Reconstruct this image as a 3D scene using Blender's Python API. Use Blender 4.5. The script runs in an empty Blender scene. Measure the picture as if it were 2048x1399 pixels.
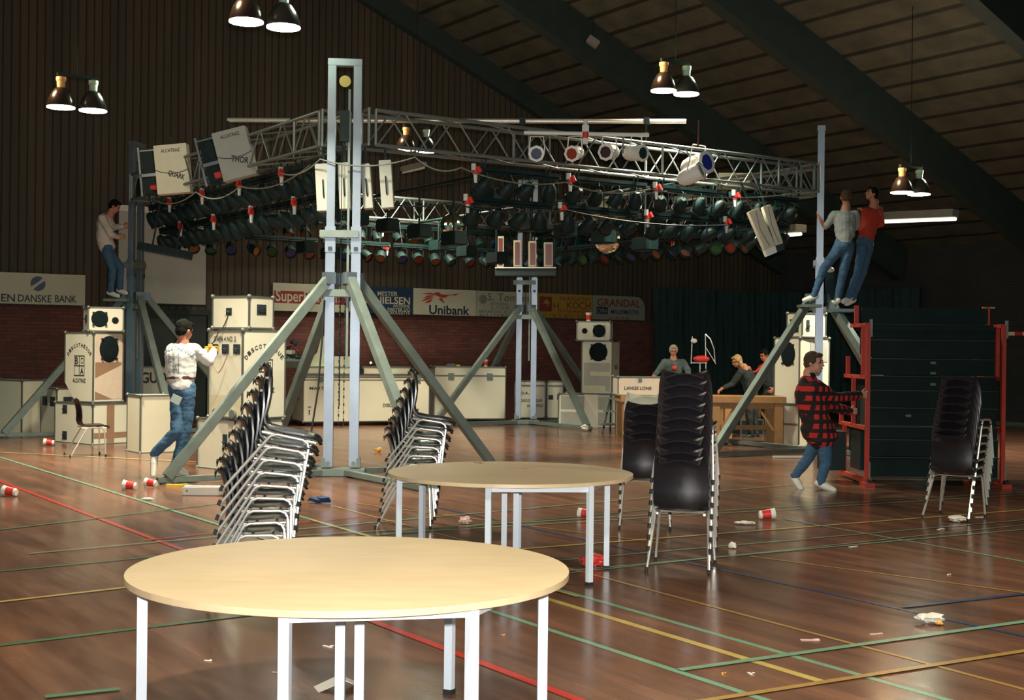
import bpy, bmesh, math, random
from mathutils import Vector, Matrix
from mathutils import noise as mnoise
from mathutils.bvhtree import BVHTree
PI = math.pi
R = math.radians
random.seed(7)
SC = bpy.context.scene
COL = SC.collection

# ------------------------------------------------------------------ camera, world, exposure
FPX = 2640.0
H = 1.68
camd = bpy.data.cameras.new('camera')
cam = bpy.data.objects.new('camera', camd)
COL.objects.link(cam)
camd.sensor_width = 36.0
camd.lens = 36.0 * FPX / 2048.0
camd.clip_end = 200
CR = Matrix.Rotation(PI / 2 - 0.0017, 3, 'X') @ Matrix.Rotation(0.0115, 3, 'Z')
cam.matrix_world = Matrix.Translation((0, 0, H)) @ CR.to_4x4()
SC.camera = cam
SC.view_settings.view_transform = 'Standard'
SC.view_settings.look = 'None'
SC.view_settings.exposure = 0.0
SC.view_settings.gamma = 1.0
SC.view_settings.use_curve_mapping = False
world = bpy.data.worlds.new('world')
SC.world = world
world.use_nodes = True
world.node_tree.nodes['Background'].inputs[0].default_value = (0.13, 0.52, 0.50, 1)  # teal ambient fill added to lift the dark areas
world.node_tree.nodes['Background'].inputs[1].default_value = 0.62

def area_light(name, loc, rot, size, power, color, shape='SQUARE', size_y=None, spread=None):
    d = bpy.data.lights.new(name, 'AREA')
    d.shape = shape; d.size = size
    if size_y: d.size_y = size_y
    d.energy = power; d.color = color
    if spread: d.spread = spread
    o = bpy.data.objects.new(name, d); COL.objects.link(o)
    o.location = loc; o.rotation_euler = rot
    return o
# the photographer's flash gun, just above the lens
FLASH = area_light('camera_flash', (0.02, -0.03, H + 0.13), (PI / 2, 0, 0), 0.06, 165, (1.0, 0.97, 0.93), spread=R(80))
# the hall's high-bay lamps: light of each reflector (the fixtures are built further down)
LAMP_POWER = 190.0

def ray(px, py):
    return CR @ Vector(((px - 1024) / FPX, -(py - 699.5) / FPX, -1.0))
def P(px, py, Y):
    d = ray(px, py)
    return Vector((0, 0, H)) + d * (Y / d.y)
def G(px, py, z=0.0):
    d = ray(px, py)
    return Vector((0, 0, H)) + d * ((z - H) / d.z)

# ------------------------------------------------------------------ materials
MATS = {}
def mat(name, col, rough=0.5, metal=0.0, var=0.06, scale=8.0, bump=0.0, coat=0.0, emit=None, estr=0.0, spec=0.5, alpha=None):
    if name in MATS: return MATS[name]
    m = bpy.data.materials.new(name); m.use_nodes = True
    nt = m.node_tree; b = nt.nodes['Principled BSDF']
    tc = nt.nodes.new('ShaderNodeTexCoord'); nz = nt.nodes.new('ShaderNodeTexNoise')
    nz.inputs['Scale'].default_value = scale; nz.inputs['Detail'].default_value = 4
    nt.links.new(tc.outputs['Object'], nz.inputs['Vector'])
    mx = nt.nodes.new('ShaderNodeMixRGB')
    mx.inputs[1].default_value = tuple(max(0, c * (1 - var * 2)) for c in col) + (1,)
    mx.inputs[2].default_value = tuple(min(1, c * (1 + var * 2)) for c in col) + (1,)
    nt.links.new(nz.outputs['Fac'], mx.inputs[0]); nt.links.new(mx.outputs[0], b.inputs['Base Color'])
    b.inputs['Roughness'].default_value = rough; b.inputs['Metallic'].default_value = metal
    b.inputs['Coat Weight'].default_value = coat; b.inputs['Specular IOR Level'].default_value = spec
    if bump:
        bp = nt.nodes.new('ShaderNodeBump'); bp.inputs['Strength'].default_value = bump; bp.inputs['Distance'].default_value = 0.01
        nt.links.new(nz.outputs['Fac'], bp.inputs['Height']); nt.links.new(bp.outputs[0], b.inputs['Normal'])
    if emit:
        b.inputs['Emission Color'].default_value = emit + (1,); b.inputs['Emission Strength'].default_value = estr
    MATS[name] = m
    return m

ALU = mat('aluminium', (0.23, 0.27, 0.32), 0.38, 0.7, 0.08, 5)
STEEL = mat('galvanised_steel', (0.17, 0.21, 0.19), 0.5, 0.35, 0.15, 6)
CHROME = mat('chrome', (0.86, 0.83, 0.79), 0.30, 0.8, 0.02, 10)
BLACKM = mat('black_metal', (0.007, 0.020, 0.020), 0.5, 0.0, 0.2, 12, spec=0.25)
BLACKP = mat('black_plastic', (0.012, 0.014, 0.016), 0.35, 0.0, 0.1, 12)
VINYL = mat('black_vinyl', (0.012, 0.010, 0.013), 0.30, 0.0, 0.15, 30, bump=0.08)
RUBBER = mat('rubber', (0.012, 0.012, 0.012), 0.7)
CREAM = mat('cream_laminate', (0.68, 0.64, 0.49), 0.5, 0, 0.03, 3)
CREAM2 = mat('pale_speaker_paint', (0.70, 0.66, 0.52), 0.55, 0, 0.03, 4)
BRASSY = mat('case_edging', (0.20, 0.17, 0.13), 0.45, 0.5, 0.1, 6)
WHITEP = mat('white_paint', (0.72, 0.72, 0.68), 0.45, 0, 0.03, 4)
GREYLEG = mat('pale_blue_grey_steel', (0.55, 0.60, 0.66), 0.4, 0.0, 0.03, 5)
DARKHOLE = mat('dark_recess', (0.02, 0.035, 0.04), 0.6)
GRILLE = mat('speaker_grille', (0.006, 0.012, 0.014), 0.85, 0, 0.3, 120, spec=0.15)
RED = mat('red_paint', (0.42, 0.030, 0.012), 0.5, 0, 0.15, 6)
REDP = mat('red_plastic', (0.62, 0.03, 0.02), 0.4)
WHITEPL = mat('white_plastic', (0.72, 0.70, 0.62), 0.4)
INK = mat('black_ink', (0.03, 0.035, 0.035), 0.6)
SKIN = mat('skin', (0.50, 0.25, 0.16), 0.55, 0, 0.06, 30)
SKIND = mat('skin_reddish', (0.42, 0.17, 0.10), 0.55, 0, 0.06, 30)
HAIRD = mat('dark_hair', (0.007, 0.007, 0.006), 0.85, 0, 0.2, 60, bump=0.4, spec=0.15)
HAIRB = mat('brown_hair', (0.075, 0.048, 0.026), 0.8, 0, 0.25, 60, bump=0.4, spec=0.2)
HAIRY = mat('blonde_hair', (0.38, 0.24, 0.09), 0.6, 0, 0.25, 60, bump=0.4)
EYEM = mat('eye_dark', (0.02, 0.015, 0.015), 0.2)
LIPM = mat('lips', (0.35, 0.10, 0.08), 0.5)
DENIM = mat('blue_denim', (0.040, 0.105, 0.19), 0.8, 0, 0.25, 40, bump=0.2)
SHOEW = mat('white_leather', (0.72, 0.70, 0.62), 0.5)
SOLE = mat('shoe_sole', (0.35, 0.33, 0.28), 0.7)
WHITECL = mat('white_cotton', (0.66, 0.68, 0.66), 0.85, 0, 0.04, 20, bump=0.1)
GREYCL = mat('grey_cotton', (0.26, 0.28, 0.27), 0.85, 0, 0.06, 20)
REDCL = mat('red_cotton', (0.42, 0.035, 0.015), 0.85, 0, 0.08, 20)
BLACKCL = mat('black_cotton', (0.012, 0.018, 0.018), 0.85, 0, 0.1, 20)
BELT = mat('brown_leather', (0.10, 0.03, 0.02), 0.5)
YELLOWP = mat('yellow_plastic', (0.75, 0.52, 0.03), 0.5)
WOODT = mat('trestle_pine', (0.36, 0.19, 0.07), 0.5, 0, 0.15, 10)

def ramp(nt, fac, stops):
    r = nt.nodes.new('ShaderNodeValToRGB'); e = r.color_ramp.elements
    while len(e) > len(stops): e.remove(e[-1])
    while len(e) < len(stops): e.new(1.0)
    for k, (p, c) in enumerate(stops):
        e[k].position = p; e[k].color = tuple(c) + (1,)
    nt.links.new(fac, r.inputs[0]); return r
def newmat(name):
    m = bpy.data.materials.new(name); m.use_nodes = True
    return m, m.node_tree, m.node_tree.nodes['Principled BSDF']
def mapped(nt, scale=(1, 1, 1), rot=(0, 0, 0), loc=(0, 0, 0)):
    tc = nt.nodes.new('ShaderNodeTexCoord'); mp = nt.nodes.new('ShaderNodeMapping')
    mp.inputs['Scale'].default_value = scale; mp.inputs['Rotation'].default_value = rot; mp.inputs['Location'].default_value = loc
    nt.links.new(tc.outputs['Object'], mp.inputs['Vector']); return mp
def noise_node(nt, vec, scale, detail=4, rough=0.55):
    n = nt.nodes.new('ShaderNodeTexNoise'); n.inputs['Scale'].default_value = scale
    n.inputs['Detail'].default_value = detail; n.inputs['Roughness'].default_value = rough
    nt.links.new(vec, n.inputs['Vector']); return n
def mixc(nt, fac, a, b, mode='MIX'):
    n = nt.nodes.new('ShaderNodeMixRGB'); n.blend_type = mode
    for s, v in ((0, fac), (1, a), (2, b)):
        if isinstance(v, (int, float)): n.inputs[s].default_value = v if s == 0 else (v, v, v, 1)
        elif isinstance(v, tuple): n.inputs[s].default_value = v + (1,)
        else: nt.links.new(v, n.inputs[s])
    return n.outputs[0]

def floor_material():
    m, nt, b = newmat('varnished_floor_boards')
    mp = mapped(nt, (1, 1, 1))          # object is turned so that x runs across the boards
    bk = nt.nodes.new('ShaderNodeTexBrick')
    mr = mapped(nt, (1, 1, 1), (0, 0, PI / 2))
    nt.links.new(mr.outputs[0], bk.inputs['Vector'])
    bk.inputs['Scale'].default_value = 1.0; bk.inputs['Brick Width'].default_value = 2.6; bk.inputs['Row Height'].default_value = 0.13
    bk.inputs['Mortar Size'].default_value = 0.004; bk.inputs['Color1'].default_value = (0.0, 0.0, 0.0, 1); bk.inputs['Color2'].default_value = (1, 1, 1, 1)
    bk.inputs['Mortar'].default_value = (0.2, 0.2, 0.2, 1)
    st = mapped(nt, (2.2, 0.35, 1)); n1 = noise_node(nt, st.outputs[0], 2.2, 6, 0.6)
    fine = mapped(nt, (26, 2.2, 1)); n2 = noise_node(nt, fine.outputs[0], 1.6, 4)
    big = noise_node(nt, mp.outputs[0], 0.35, 3)
    r1 = ramp(nt, n1.outputs['Fac'], [(0.25, (0.075, 0.036, 0.026)), (0.5, (0.150, 0.070, 0.046)), (0.72, (0.27, 0.115, 0.062))])
    c = mixc(nt, 0.30, r1.outputs[0], mixc(nt, bk.outputs['Color'], (0.075, 0.038, 0.028), (0.25, 0.122, 0.075)))
    c = mixc(nt, 0.25, c, mixc(nt, n2.outputs['Fac'], (0.06, 0.036, 0.028), (0.23, 0.135, 0.09)))
    rb = ramp(nt, big.outputs['Fac'], [(0.35, (0.75, 0.75, 0.75)), (0.7, (1.25, 1.15, 1.05))])
    c = mixc(nt, 1.0, c, rb.outputs[0], 'MULTIPLY')
    nt.links.new(c, b.inputs['Base Color'])
    rr = ramp(nt, n1.outputs['Fac'], [(0.3, (0.15, 0.15, 0.15)), (0.8, (0.28, 0.28, 0.28))])
    nt.links.new(rr.outputs[0], b.inputs['Roughness'])
    bp = nt.nodes.new('ShaderNodeBump'); bp.inputs['Strength'].default_value = 0.06; bp.inputs['Distance'].default_value = 0.004
    nt.links.new(n2.outputs['Fac'], bp.inputs['Height']); nt.links.new(bp.outputs[0], b.inputs['Normal'])
    b.inputs['Specular IOR Level'].default_value = 0.33
    return m
def brick_material(name, c1, c2, mo):
    m, nt, b = newmat(name)
    mp = mapped(nt, (1, 1, 1), (PI / 2, 0, 0))
    bk = nt.nodes.new('ShaderNodeTexBrick'); nt.links.new(mp.outputs[0], bk.inputs['Vector'])
    bk.inputs['Scale'].default_value = 1.0; bk.inputs['Brick Width'].default_value = 0.24; bk.inputs['Row Height'].default_value = 0.07
    bk.inputs['Mortar Size'].default_value = 0.008
    bk.inputs['Color1'].default_value = c1 + (1,); bk.inputs['Color2'].default_value = c2 + (1,); bk.inputs['Mortar'].default_value = mo + (1,)
    n = noise_node(nt, mp.outputs[0], 1.5); r = ramp(nt, n.outputs['Fac'], [(0.3, (0.8, 0.8, 0.8)), (0.7, (1.15, 1.1, 1.1))])
    nt.links.new(mixc(nt, 1.0, bk.outputs['Color'], r.outputs[0], 'MULTIPLY'), b.inputs['Base Color'])
    b.inputs['Roughness'].default_value = 0.8
    bp = nt.nodes.new('ShaderNodeBump'); bp.inputs['Strength'].default_value = 0.4; bp.inputs['Distance'].default_value = 0.01
    nt.links.new(bk.outputs['Fac'], bp.inputs['Height']); bp.invert = True; nt.links.new(bp.outputs[0], b.inputs['Normal'])
    return m
def board_material(name, dark, light, period, axis='x', rough=0.7):
    m, nt, b = newmat(name)
    s = {'x': (1.0 / period, 0.0001, 0.0001), 'y': (0.0001, 1.0 / period, 0.0001)}[axis]
    mp = mapped(nt, s)
    w = nt.nodes.new('ShaderNodeTexWave'); w.bands_direction = 'X' if axis == 'x' else 'Y'
    w.inputs['Scale'].default_value = PI / 10 * 1.0; w.inputs['Distortion'].default_value = 0
    nt.links.new(mp.outputs[0], w.inputs['Vector'])
    gr = mapped(nt, (6, 6, 0.5) if axis == 'x' else (0.6, 5, 1)); n = noise_node(nt, gr.outputs[0], 2.0, 5)
    n3 = noise_node(nt, gr.outputs[0], 0.3, 2)
    c = mixc(nt, n.outputs['Fac'], dark, light)
    rw = ramp(nt, w.outputs['Fac'], [(0.02, (0.25, 0.25, 0.25)), (0.12, (1, 1, 1))])
    c = mixc(nt, 1.0, c, rw.outputs[0], 'MULTIPLY')
    r3 = ramp(nt, n3.outputs['Fac'], [(0.3, (0.7, 0.7, 0.7)), (0.7, (1.3, 1.2, 1.1))])
    c = mixc(nt, 1.0, c, r3.outputs[0], 'MULTIPLY')
    nt.links.new(c, b.inputs['Base Color']); b.inputs['Roughness'].default_value = rough
    bp = nt.nodes.new('ShaderNodeBump'); bp.inputs['Strength'].default_value = 0.5; bp.inputs['Distance'].default_value = 0.03
    nt.links.new(rw.outputs[0], bp.inputs['Height']); nt.links.new(bp.outputs[0], b.inputs['Normal'])
    return m
def table_material():
    m, nt, b = newmat('birch_table_top')
    mp = mapped(nt, (1, 5, 1)); n = noise_node(nt, mp.outputs[0], 3.0, 6, 0.6)
    big = noise_node(nt, mapped(nt).outputs[0], 2.0, 3)
    c = mixc(nt, n.outputs['Fac'], (0.46, 0.345, 0.205), (0.58, 0.46, 0.305))
    r = ramp(nt, big.outputs['Fac'], [(0.3, (0.94, 0.93, 0.91)), (0.7, (1.05, 1.03, 1.0))])
    nt.links.new(mixc(nt, 1.0, c, r.outputs[0], 'MULTIPLY'), b.inputs['Base Color'])
    b.inputs['Roughness'].default_value = 0.42
    return m
def plaid_material():
    m, nt, b = newmat('red_and_black_plaid')
    tc = nt.nodes.new('ShaderNodeTexCoord'); sx = nt.nodes.new('ShaderNodeSeparateXYZ'); nt.links.new(tc.outputs['Object'], sx.inputs[0])
    def band(sock, period, thr):
        a = nt.nodes.new('ShaderNodeMath'); a.operation = 'MULTIPLY'; a.inputs[1].default_value = 1 / period; nt.links.new(sock, a.inputs[0])
        f = nt.nodes.new('ShaderNodeMath'); f.operation = 'FRACT'; nt.links.new(a.outputs[0], f.inputs[0])
        g = nt.nodes.new('ShaderNodeMath'); g.operation = 'LESS_THAN'; g.inputs[1].default_value = thr; nt.links.new(f.outputs[0], g.inputs[0]); return g
    ad = nt.nodes.new('ShaderNodeMath'); ad.operation = 'ADD'; nt.links.new(sx.outputs['X'], ad.inputs[0])
    hm = nt.nodes.new('ShaderNodeMath'); hm.operation = 'MULTIPLY'; hm.inputs[1].default_value = 0.6; nt.links.new(sx.outputs['Y'], hm.inputs[0]); nt.links.new(hm.outputs[0], ad.inputs[1])
    bx, bz = band(ad.outputs[0], 0.098, 0.52), band(sx.outputs['Z'], 0.112, 0.55)
    mu = nt.nodes.new('ShaderNodeMath'); mu.operation = 'MULTIPLY'; nt.links.new(bx.outputs[0], mu.inputs[0]); nt.links.new(bz.outputs[0], mu.inputs[1])
    mxx = nt.nodes.new('ShaderNodeMath'); mxx.operation = 'ADD'; nt.links.new(bx.outputs[0], mxx.inputs[0]); nt.links.new(bz.outputs[0], mxx.inputs[1])
    c = mixc(nt, mu.outputs[0], mixc(nt, mxx.outputs[0], (0.006, 0.008, 0.010), (0.020, 0.007, 0.008)), (0.52, 0.022, 0.016))
    nt.links.new(c, b.inputs['Base Color']); b.inputs['Roughness'].default_value = 0.9
    return m
TABLETOP = table_material(); PLAID = plaid_material()

# ------------------------------------------------------------------ mesh helpers
class MB:
    def __init__(s): s.bm = bmesh.new()
    def box(s, c, size, rot=None, mtx=None):
        m = Matrix.Translation(Vector(c))
        if rot is not None: m = m @ (rot.to_4x4() if isinstance(rot, Matrix) else Matrix.Rotation(rot, 4, 'Z'))
        m = m @ Matrix.Diagonal((size[0], size[1], size[2], 1))
        if mtx is not None: m = mtx @ m
        bmesh.ops.create_cube(s.bm, size=1, matrix=m); return s
    def bar(s, p0, p1, w, h=None, up=(0, 0, 1)):
        p0, p1 = Vector(p0), Vector(p1); h = h or w; d = (p1 - p0); L = d.length; d.normalize()
        u = Vector(up)
        if abs(d.dot(u)) > 0.99: u = Vector((1, 0, 0)) if abs(d.x) < 0.9 else Vector((0, 1, 0))
        x = d.cross(u).normalized(); z = x.cross(d).normalized()
        m = Matrix((x, d, z)).transposed().to_4x4(); m.translation = (p0 + p1) / 2
        bmesh.ops.create_cube(s.bm, size=1, matrix=m @ Matrix.Diagonal((w, L, h, 1))); return s
    def cyl(s, p0, p1, r0, r1=None, seg=12):
        p0, p1 = Vector(p0), Vector(p1); r1 = r0 if r1 is None else r1; d = p1 - p0
        q = d.to_track_quat('Z', 'Y').to_matrix().to_4x4(); q.translation = (p0 + p1) / 2
        bmesh.ops.create_cone(s.bm, cap_ends=True, cap_tris=False, segments=seg, radius1=r0, radius2=max(r1, 1e-5), depth=d.length, matrix=q); return s
    def sph(s, c, r, seg=12, sc=(1, 1, 1)):
        return s.ball(Matrix.Translation(Vector(c)) @ Matrix.Diagonal((sc[0] * r, sc[1] * r, sc[2] * r, 1)), seg)
    def ball(s, m, seg=12):
        n = max(6, seg // 2 + 2)
        return s.lathe([(0 if k in (0, n) else math.sin(PI * k / n), -math.cos(PI * k / n)) for k in range(n + 1)], m, seg)
    def tube(s, pts, r, seg=8, closed=False):
        pts = [Vector(p) for p in pts]; n = len(pts); rings = []
        t0 = (pts[1] - pts[0]).normalized(); u = Vector((0, 0, 1)) if abs(t0.z) < 0.9 else Vector((1, 0, 0))
        u = (u - t0 * u.dot(t0)).normalized()
        for i, p in enumerate(pts):
            if closed: t = pts[(i + 1) % n] - pts[i - 1]
            else: t = pts[min(i + 1, n - 1)] - pts[max(i - 1, 0)]
            t.normalize(); u = (u - t * u.dot(t)).normalized(); v = t.cross(u)
            rings.append([s.bm.verts.new(p + (u * math.cos(a) + v * math.sin(a)) * r) for a in [2 * PI * k / seg for k in range(seg)]])
        for i in range(n if closed else n - 1):
            a, b = rings[i], rings[(i + 1) % n]
            for k in range(seg): s.bm.faces.new((a[k], a[(k + 1) % seg], b[(k + 1) % seg], b[k]))
        if not closed:
            s.bm.faces.new(rings[0][::-1]); s.bm.faces.new(rings[-1])
        return s
    def lathe(s, prof, mtx=Matrix.Identity(4), seg=24):
        rings = []
        for r, z in prof:
            if r < 1e-6: rings.append([s.bm.verts.new(mtx @ Vector((0, 0, z)))])
            else: rings.append([s.bm.verts.new(mtx @ Vector((r * math.cos(2 * PI * k / seg), r * math.sin(2 * PI * k / seg), z))) for k in range(seg)])
        for a, b in zip(rings[:-1], rings[1:]):
            for k in range(seg):
                k2 = (k + 1) % seg
                if len(a) == 1 and len(b) == 1: continue
                if len(a) == 1: f = (a[0], b[k], b[k2])
                elif len(b) == 1: f = (a[k], b[0], a[k2])
                else: f = (a[k], b[k], b[k2], a[k2])
                s.bm.faces.new(f)
        return s
    def prism(s, poly, t, mtx=Matrix.Identity(4)):   # poly in local xz, thickness along +y
        a = [s.bm.verts.new(mtx @ Vector((x, 0, z))) for x, z in poly]; b = [s.bm.verts.new(mtx @ Vector((x, t, z))) for x, z in poly]
        s.bm.faces.new(a); s.bm.faces.new(b[::-1]); n = len(poly)
        for k in range(n): s.bm.faces.new((a[k], b[k], b[(k + 1) % n], a[(k + 1) % n]))
        return s
    def grid(s, rows):
        v = [[s.bm.verts.new(p) for p in r] for r in rows]
        for i in range(len(v) - 1):
            for j in range(len(v[0]) - 1): s.bm.faces.new((v[i][j], v[i][j + 1], v[i + 1][j + 1], v[i + 1][j]))
        return s
    def mesh(s, name):
        bm = s.bm; bmesh.ops.recalc_face_normals(bm, faces=bm.faces)
        for f in bm.faces: f.smooth = True
        for e in bm.edges:
            if len(e.link_faces) == 2 and e.calc_face_angle(0) > 0.6: e.smooth = False
        me = bpy.data.meshes.new(name); bm.to_mesh(me); bm.free(); return me
    def build(s, name, m, parent=None, bevel=0.0):
        if bevel:
            es = [e for e in s.bm.edges if len(e.link_faces) == 2 and e.calc_face_angle(0) > 0.6]
            bmesh.ops.bevel(s.bm, geom=es, offset=bevel, segments=2, affect='EDGES', clamp_overlap=True)
        me = s.mesh(name); me.materials.append(m)
        o = bpy.data.objects.new(name, me); COL.objects.link(o)
        if parent is not None: o.parent = parent
        return o

def tag(o, label=None, cat=None, group=None, kind=None):
    if label: o['label'] = label
    if cat: o['category'] = cat
    if group: o['group'] = group
    if kind: o['kind'] = kind
    return o
def thing(name, label, cat, loc=(0, 0, 0), rz=0.0, group=None):
    o = bpy.data.objects.new(name, None); COL.objects.link(o); o.empty_display_size = 0.1
    o.location = loc; o.rotation_euler = (0, 0, rz)
    return tag(o, label, cat, group)
KIDS = {}
def kids(o): return [c for c in bpy.data.objects if c.parent == o]
def tree_of(o):
    return (o, [tree_of(c) for c in kids(o)])
def copy_tree(tr, parent=None):
    o, ch = tr; c = o.copy(); COL.objects.link(c); c.parent = parent
    for t in ch: copy_tree(t, c)
    return c
def struct(mb, name, m, **k):
    o = mb.build(name, m, **k); o['kind'] = 'structure'; return o

WORK = bpy.data.scenes.new('workbench')       # empty helper scene: evaluates one object at a time, removed at the end
def evaluated_mesh(o):
    WORK.collection.objects.link(o)
    with bpy.context.temp_override(scene=WORK, view_layer=WORK.view_layers[0]):
        dg = bpy.context.evaluated_depsgraph_get(); dg.update()
        return bpy.data.meshes.new_from_object(o.evaluated_get(dg))
_TX = {}
def text_mesh(txt, bold=0.0, spacing=1.0):
    key = (txt, bold, spacing)
    if key in _TX: return _TX[key]
    c = bpy.data.curves.new('t', 'FONT'); c.body = txt; c.offset = bold; c.space_character = spacing; c.resolution_u = 3
    o = bpy.data.objects.new('t', c)
    me = evaluated_mesh(o); bpy.data.objects.remove(o)
    vs = [v.co.copy() for v in me.vertices]; fs = [tuple(p.vertices) for p in me.polygons]
    _TX[key] = (vs, fs); return _TX[key]
def add_text(mb, txt, x, z, w, h, y=-0.003, bold=0.0, fr=Matrix.Identity(4), rot=0.0, shear=0.0):
    # lettering in local xz, left-bottom corner at (x, z), stretched into w by h
    vs, fs = text_mesh(txt, bold)
    if not vs: return
    x0, x1 = min(v.x for v in vs), max(v.x for v in vs); y0, y1 = min(v.y for v in vs), max(v.y for v in vs)
    cr, sr = math.cos(rot), math.sin(rot); nv = []
    for v in vs:
        a = (v.x - x0) / (x1 - x0) * w; b = (v.y - y0) / (y1 - y0) * h; a += shear * b
        nv.append(mb.bm.verts.new(fr @ Vector((x + a * cr - b * sr, y, z + a * sr + b * cr))))
    for f in fs:
        try: mb.bm.faces.new([nv[k] for k in f])
        except ValueError: pass
def add_arc_text(mb, txt, cx, cz, rad, a0, a1, ch, cw, y=-0.003, bold=0.0, fr=Matrix.Identity(4)):
    n = len(txt)
    for k, chh in enumerate(txt):
        a = a0 + (a1 - a0) * k / (n - 1); px = cx + rad * math.cos(a); pz = cz + rad * math.sin(a); rot = a - PI / 2
        add_text(mb, chh, px - cw / 2 * math.cos(rot), pz - cw / 2 * math.sin(rot), cw, ch, y, bold, fr, rot)
def frame_outline(mb, x0, z0, x1, z1, t, y=-0.003, fr=Matrix.Identity(4)):
    for a, b, c, d in ((x0, z0, x1, z0 + t), (x0, z1 - t, x1, z1), (x0, z0, x0 + t, z1), (x1 - t, z0, x1, z1)):
        mb.bm.faces.new([mb.bm.verts.new(fr @ Vector(p)) for p in ((a, y, b), (c, y, b), (c, y, d), (a, y, d))])
def quad(mb, x0, z0, x1, z1, y=-0.003, fr=Matrix.Identity(4)):
    mb.bm.faces.new([mb.bm.verts.new(fr @ Vector(p)) for p in ((x0, y, z0), (x1, y, z0), (x1, y, z1), (x0, y, z1))])
def poly(mb, pts, y=-0.003, fr=Matrix.Identity(4)):
    mb.bm.faces.new([mb.bm.verts.new(fr @ Vector((a, y, b))) for a, b in pts])

def blob(prims, name, m, parent=None, voxel=0.01, smooth=6, wrinkle=0.0, wscale=9.0, decimate=None):
    # prims: ('c', p0, p1, r0, r1) tapered capsules; ('e', centre, radii, rot 3x3 or None) ellipsoids -> ONE continuous skin
    mb = MB()
    for p in prims:
        if p[0] == 'c':
            _, a, b, ra, rb = p; a, b = Vector(a), Vector(b)
            if (b - a).length > 1e-4: mb.cyl(a, b, ra, rb, 14)
            mb.sph(a, ra * 1.0, 14); mb.sph(b, rb * 1.0, 14)
        else:
            _, c, rr, rot = p
            mt = Matrix.Translation(Vector(c)) @ (rot.to_4x4() if rot is not None else Matrix.Identity(4)) @ Matrix.Diagonal((rr[0], rr[1], rr[2], 1))
            mb.ball(mt, 18)
    me = mb.mesh(name); o = bpy.data.objects.new(name, me)
    md = o.modifiers.new('r', 'REMESH'); md.mode = 'VOXEL'; md.voxel_size = voxel; md.use_smooth_shade = True
    if smooth:
        sm = o.modifiers.new('s', 'SMOOTH'); sm.factor = 0.5; sm.iterations = smooth
    nm = evaluated_mesh(o); bpy.data.objects.remove(o)
    if wrinkle:
        for v in nm.vertices:
            q = v.co * wscale; q.z *= 1.9
            v.co += v.normal * (mnoise.noise(q) * wrinkle + mnoise.noise(q * 2.3) * wrinkle * 0.4)
    for pl in nm.polygons: pl.use_smooth = True
    nm.materials.clear(); nm.materials.append(m); nm.name = name
    ob = bpy.data.objects.new(name, nm); COL.objects.link(ob)
    if parent is not None: ob.parent = parent
    return ob
# ------------------------------------------------------------------ the hall
ANG = R(33.2)
E1 = Vector((math.cos(ANG), math.sin(ANG), 0)); E2 = Vector((-math.sin(ANG), math.cos(ANG), 0))
W0 = Vector((0, 32.4, 0))                 # a point of the gable wall
CORNER = W0 + E1 * 8.93                   # where the gable wall meets the eave wall
EAVE, SLOPE, RIDGE = 4.3, 0.43, 17.5
def roofz(D): return EAVE + SLOPE * (D if D < RIDGE else 2 * RIDGE - D)

BRICK = brick_material('red_brick', (0.190, 0.056, 0.038), (0.120, 0.038, 0.029), (0.070, 0.044, 0.036))
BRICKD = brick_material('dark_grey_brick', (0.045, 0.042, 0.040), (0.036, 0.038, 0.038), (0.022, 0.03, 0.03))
CLAD = board_material('brown_wall_boards', (0.050, 0.042, 0.030), (0.086, 0.064, 0.040), 0.16)
DECK = board_material('brown_roof_decking', (0.070, 0.073, 0.057), (0.118, 0.114, 0.086), 0.62)
BEAM = mat('dark_glulam', (0.024, 0.040, 0.036), 0.7, 0, 0.2, 3)

mb = MB(); mb.box((0, 0, -0.1), (90, 90, 0.2))
fl = struct(mb, 'floor', floor_material()); fl.rotation_euler.z = ANG; fl.location = (0, 15, 0)
mb = MB()
mb.prism([(-27, 0), (8.93, 0), (8.93, EAVE + 0.2), (8.93 - RIDGE, roofz(RIDGE) + 0.2), (-27, roofz(35.9) + 0.2)], 0.3)
o = struct(mb, 'wall_back', BRICK); o.location = W0; o.rotation_euler.z = ANG
mb = MB()
mb.prism([(-27, 2.40), (8.9, 2.40), (8.9, EAVE - 0.05), (8.93 - RIDGE, roofz(RIDGE)), (-27, roofz(35.9))], 0.07)
o = struct(mb, 'wall_back_cladding', CLAD); o.location = W0 - E2 * 0.08; o.rotation_euler.z = ANG
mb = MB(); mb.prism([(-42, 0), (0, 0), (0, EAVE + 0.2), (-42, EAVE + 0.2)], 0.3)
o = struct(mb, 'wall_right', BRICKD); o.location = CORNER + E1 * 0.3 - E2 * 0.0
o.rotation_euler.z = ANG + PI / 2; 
mb = MB(); mb.box((0, 0, 0.04), (34, 0.02, 0.08)); o = struct(mb, 'baseboard_right', mat('green_baseboard', (0.12, 0.16, 0.10), 0.5))
o.location = CORNER - E2 * 18 - E1 * 0.012; o.rotation_euler.z = ANG + PI / 2
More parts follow.
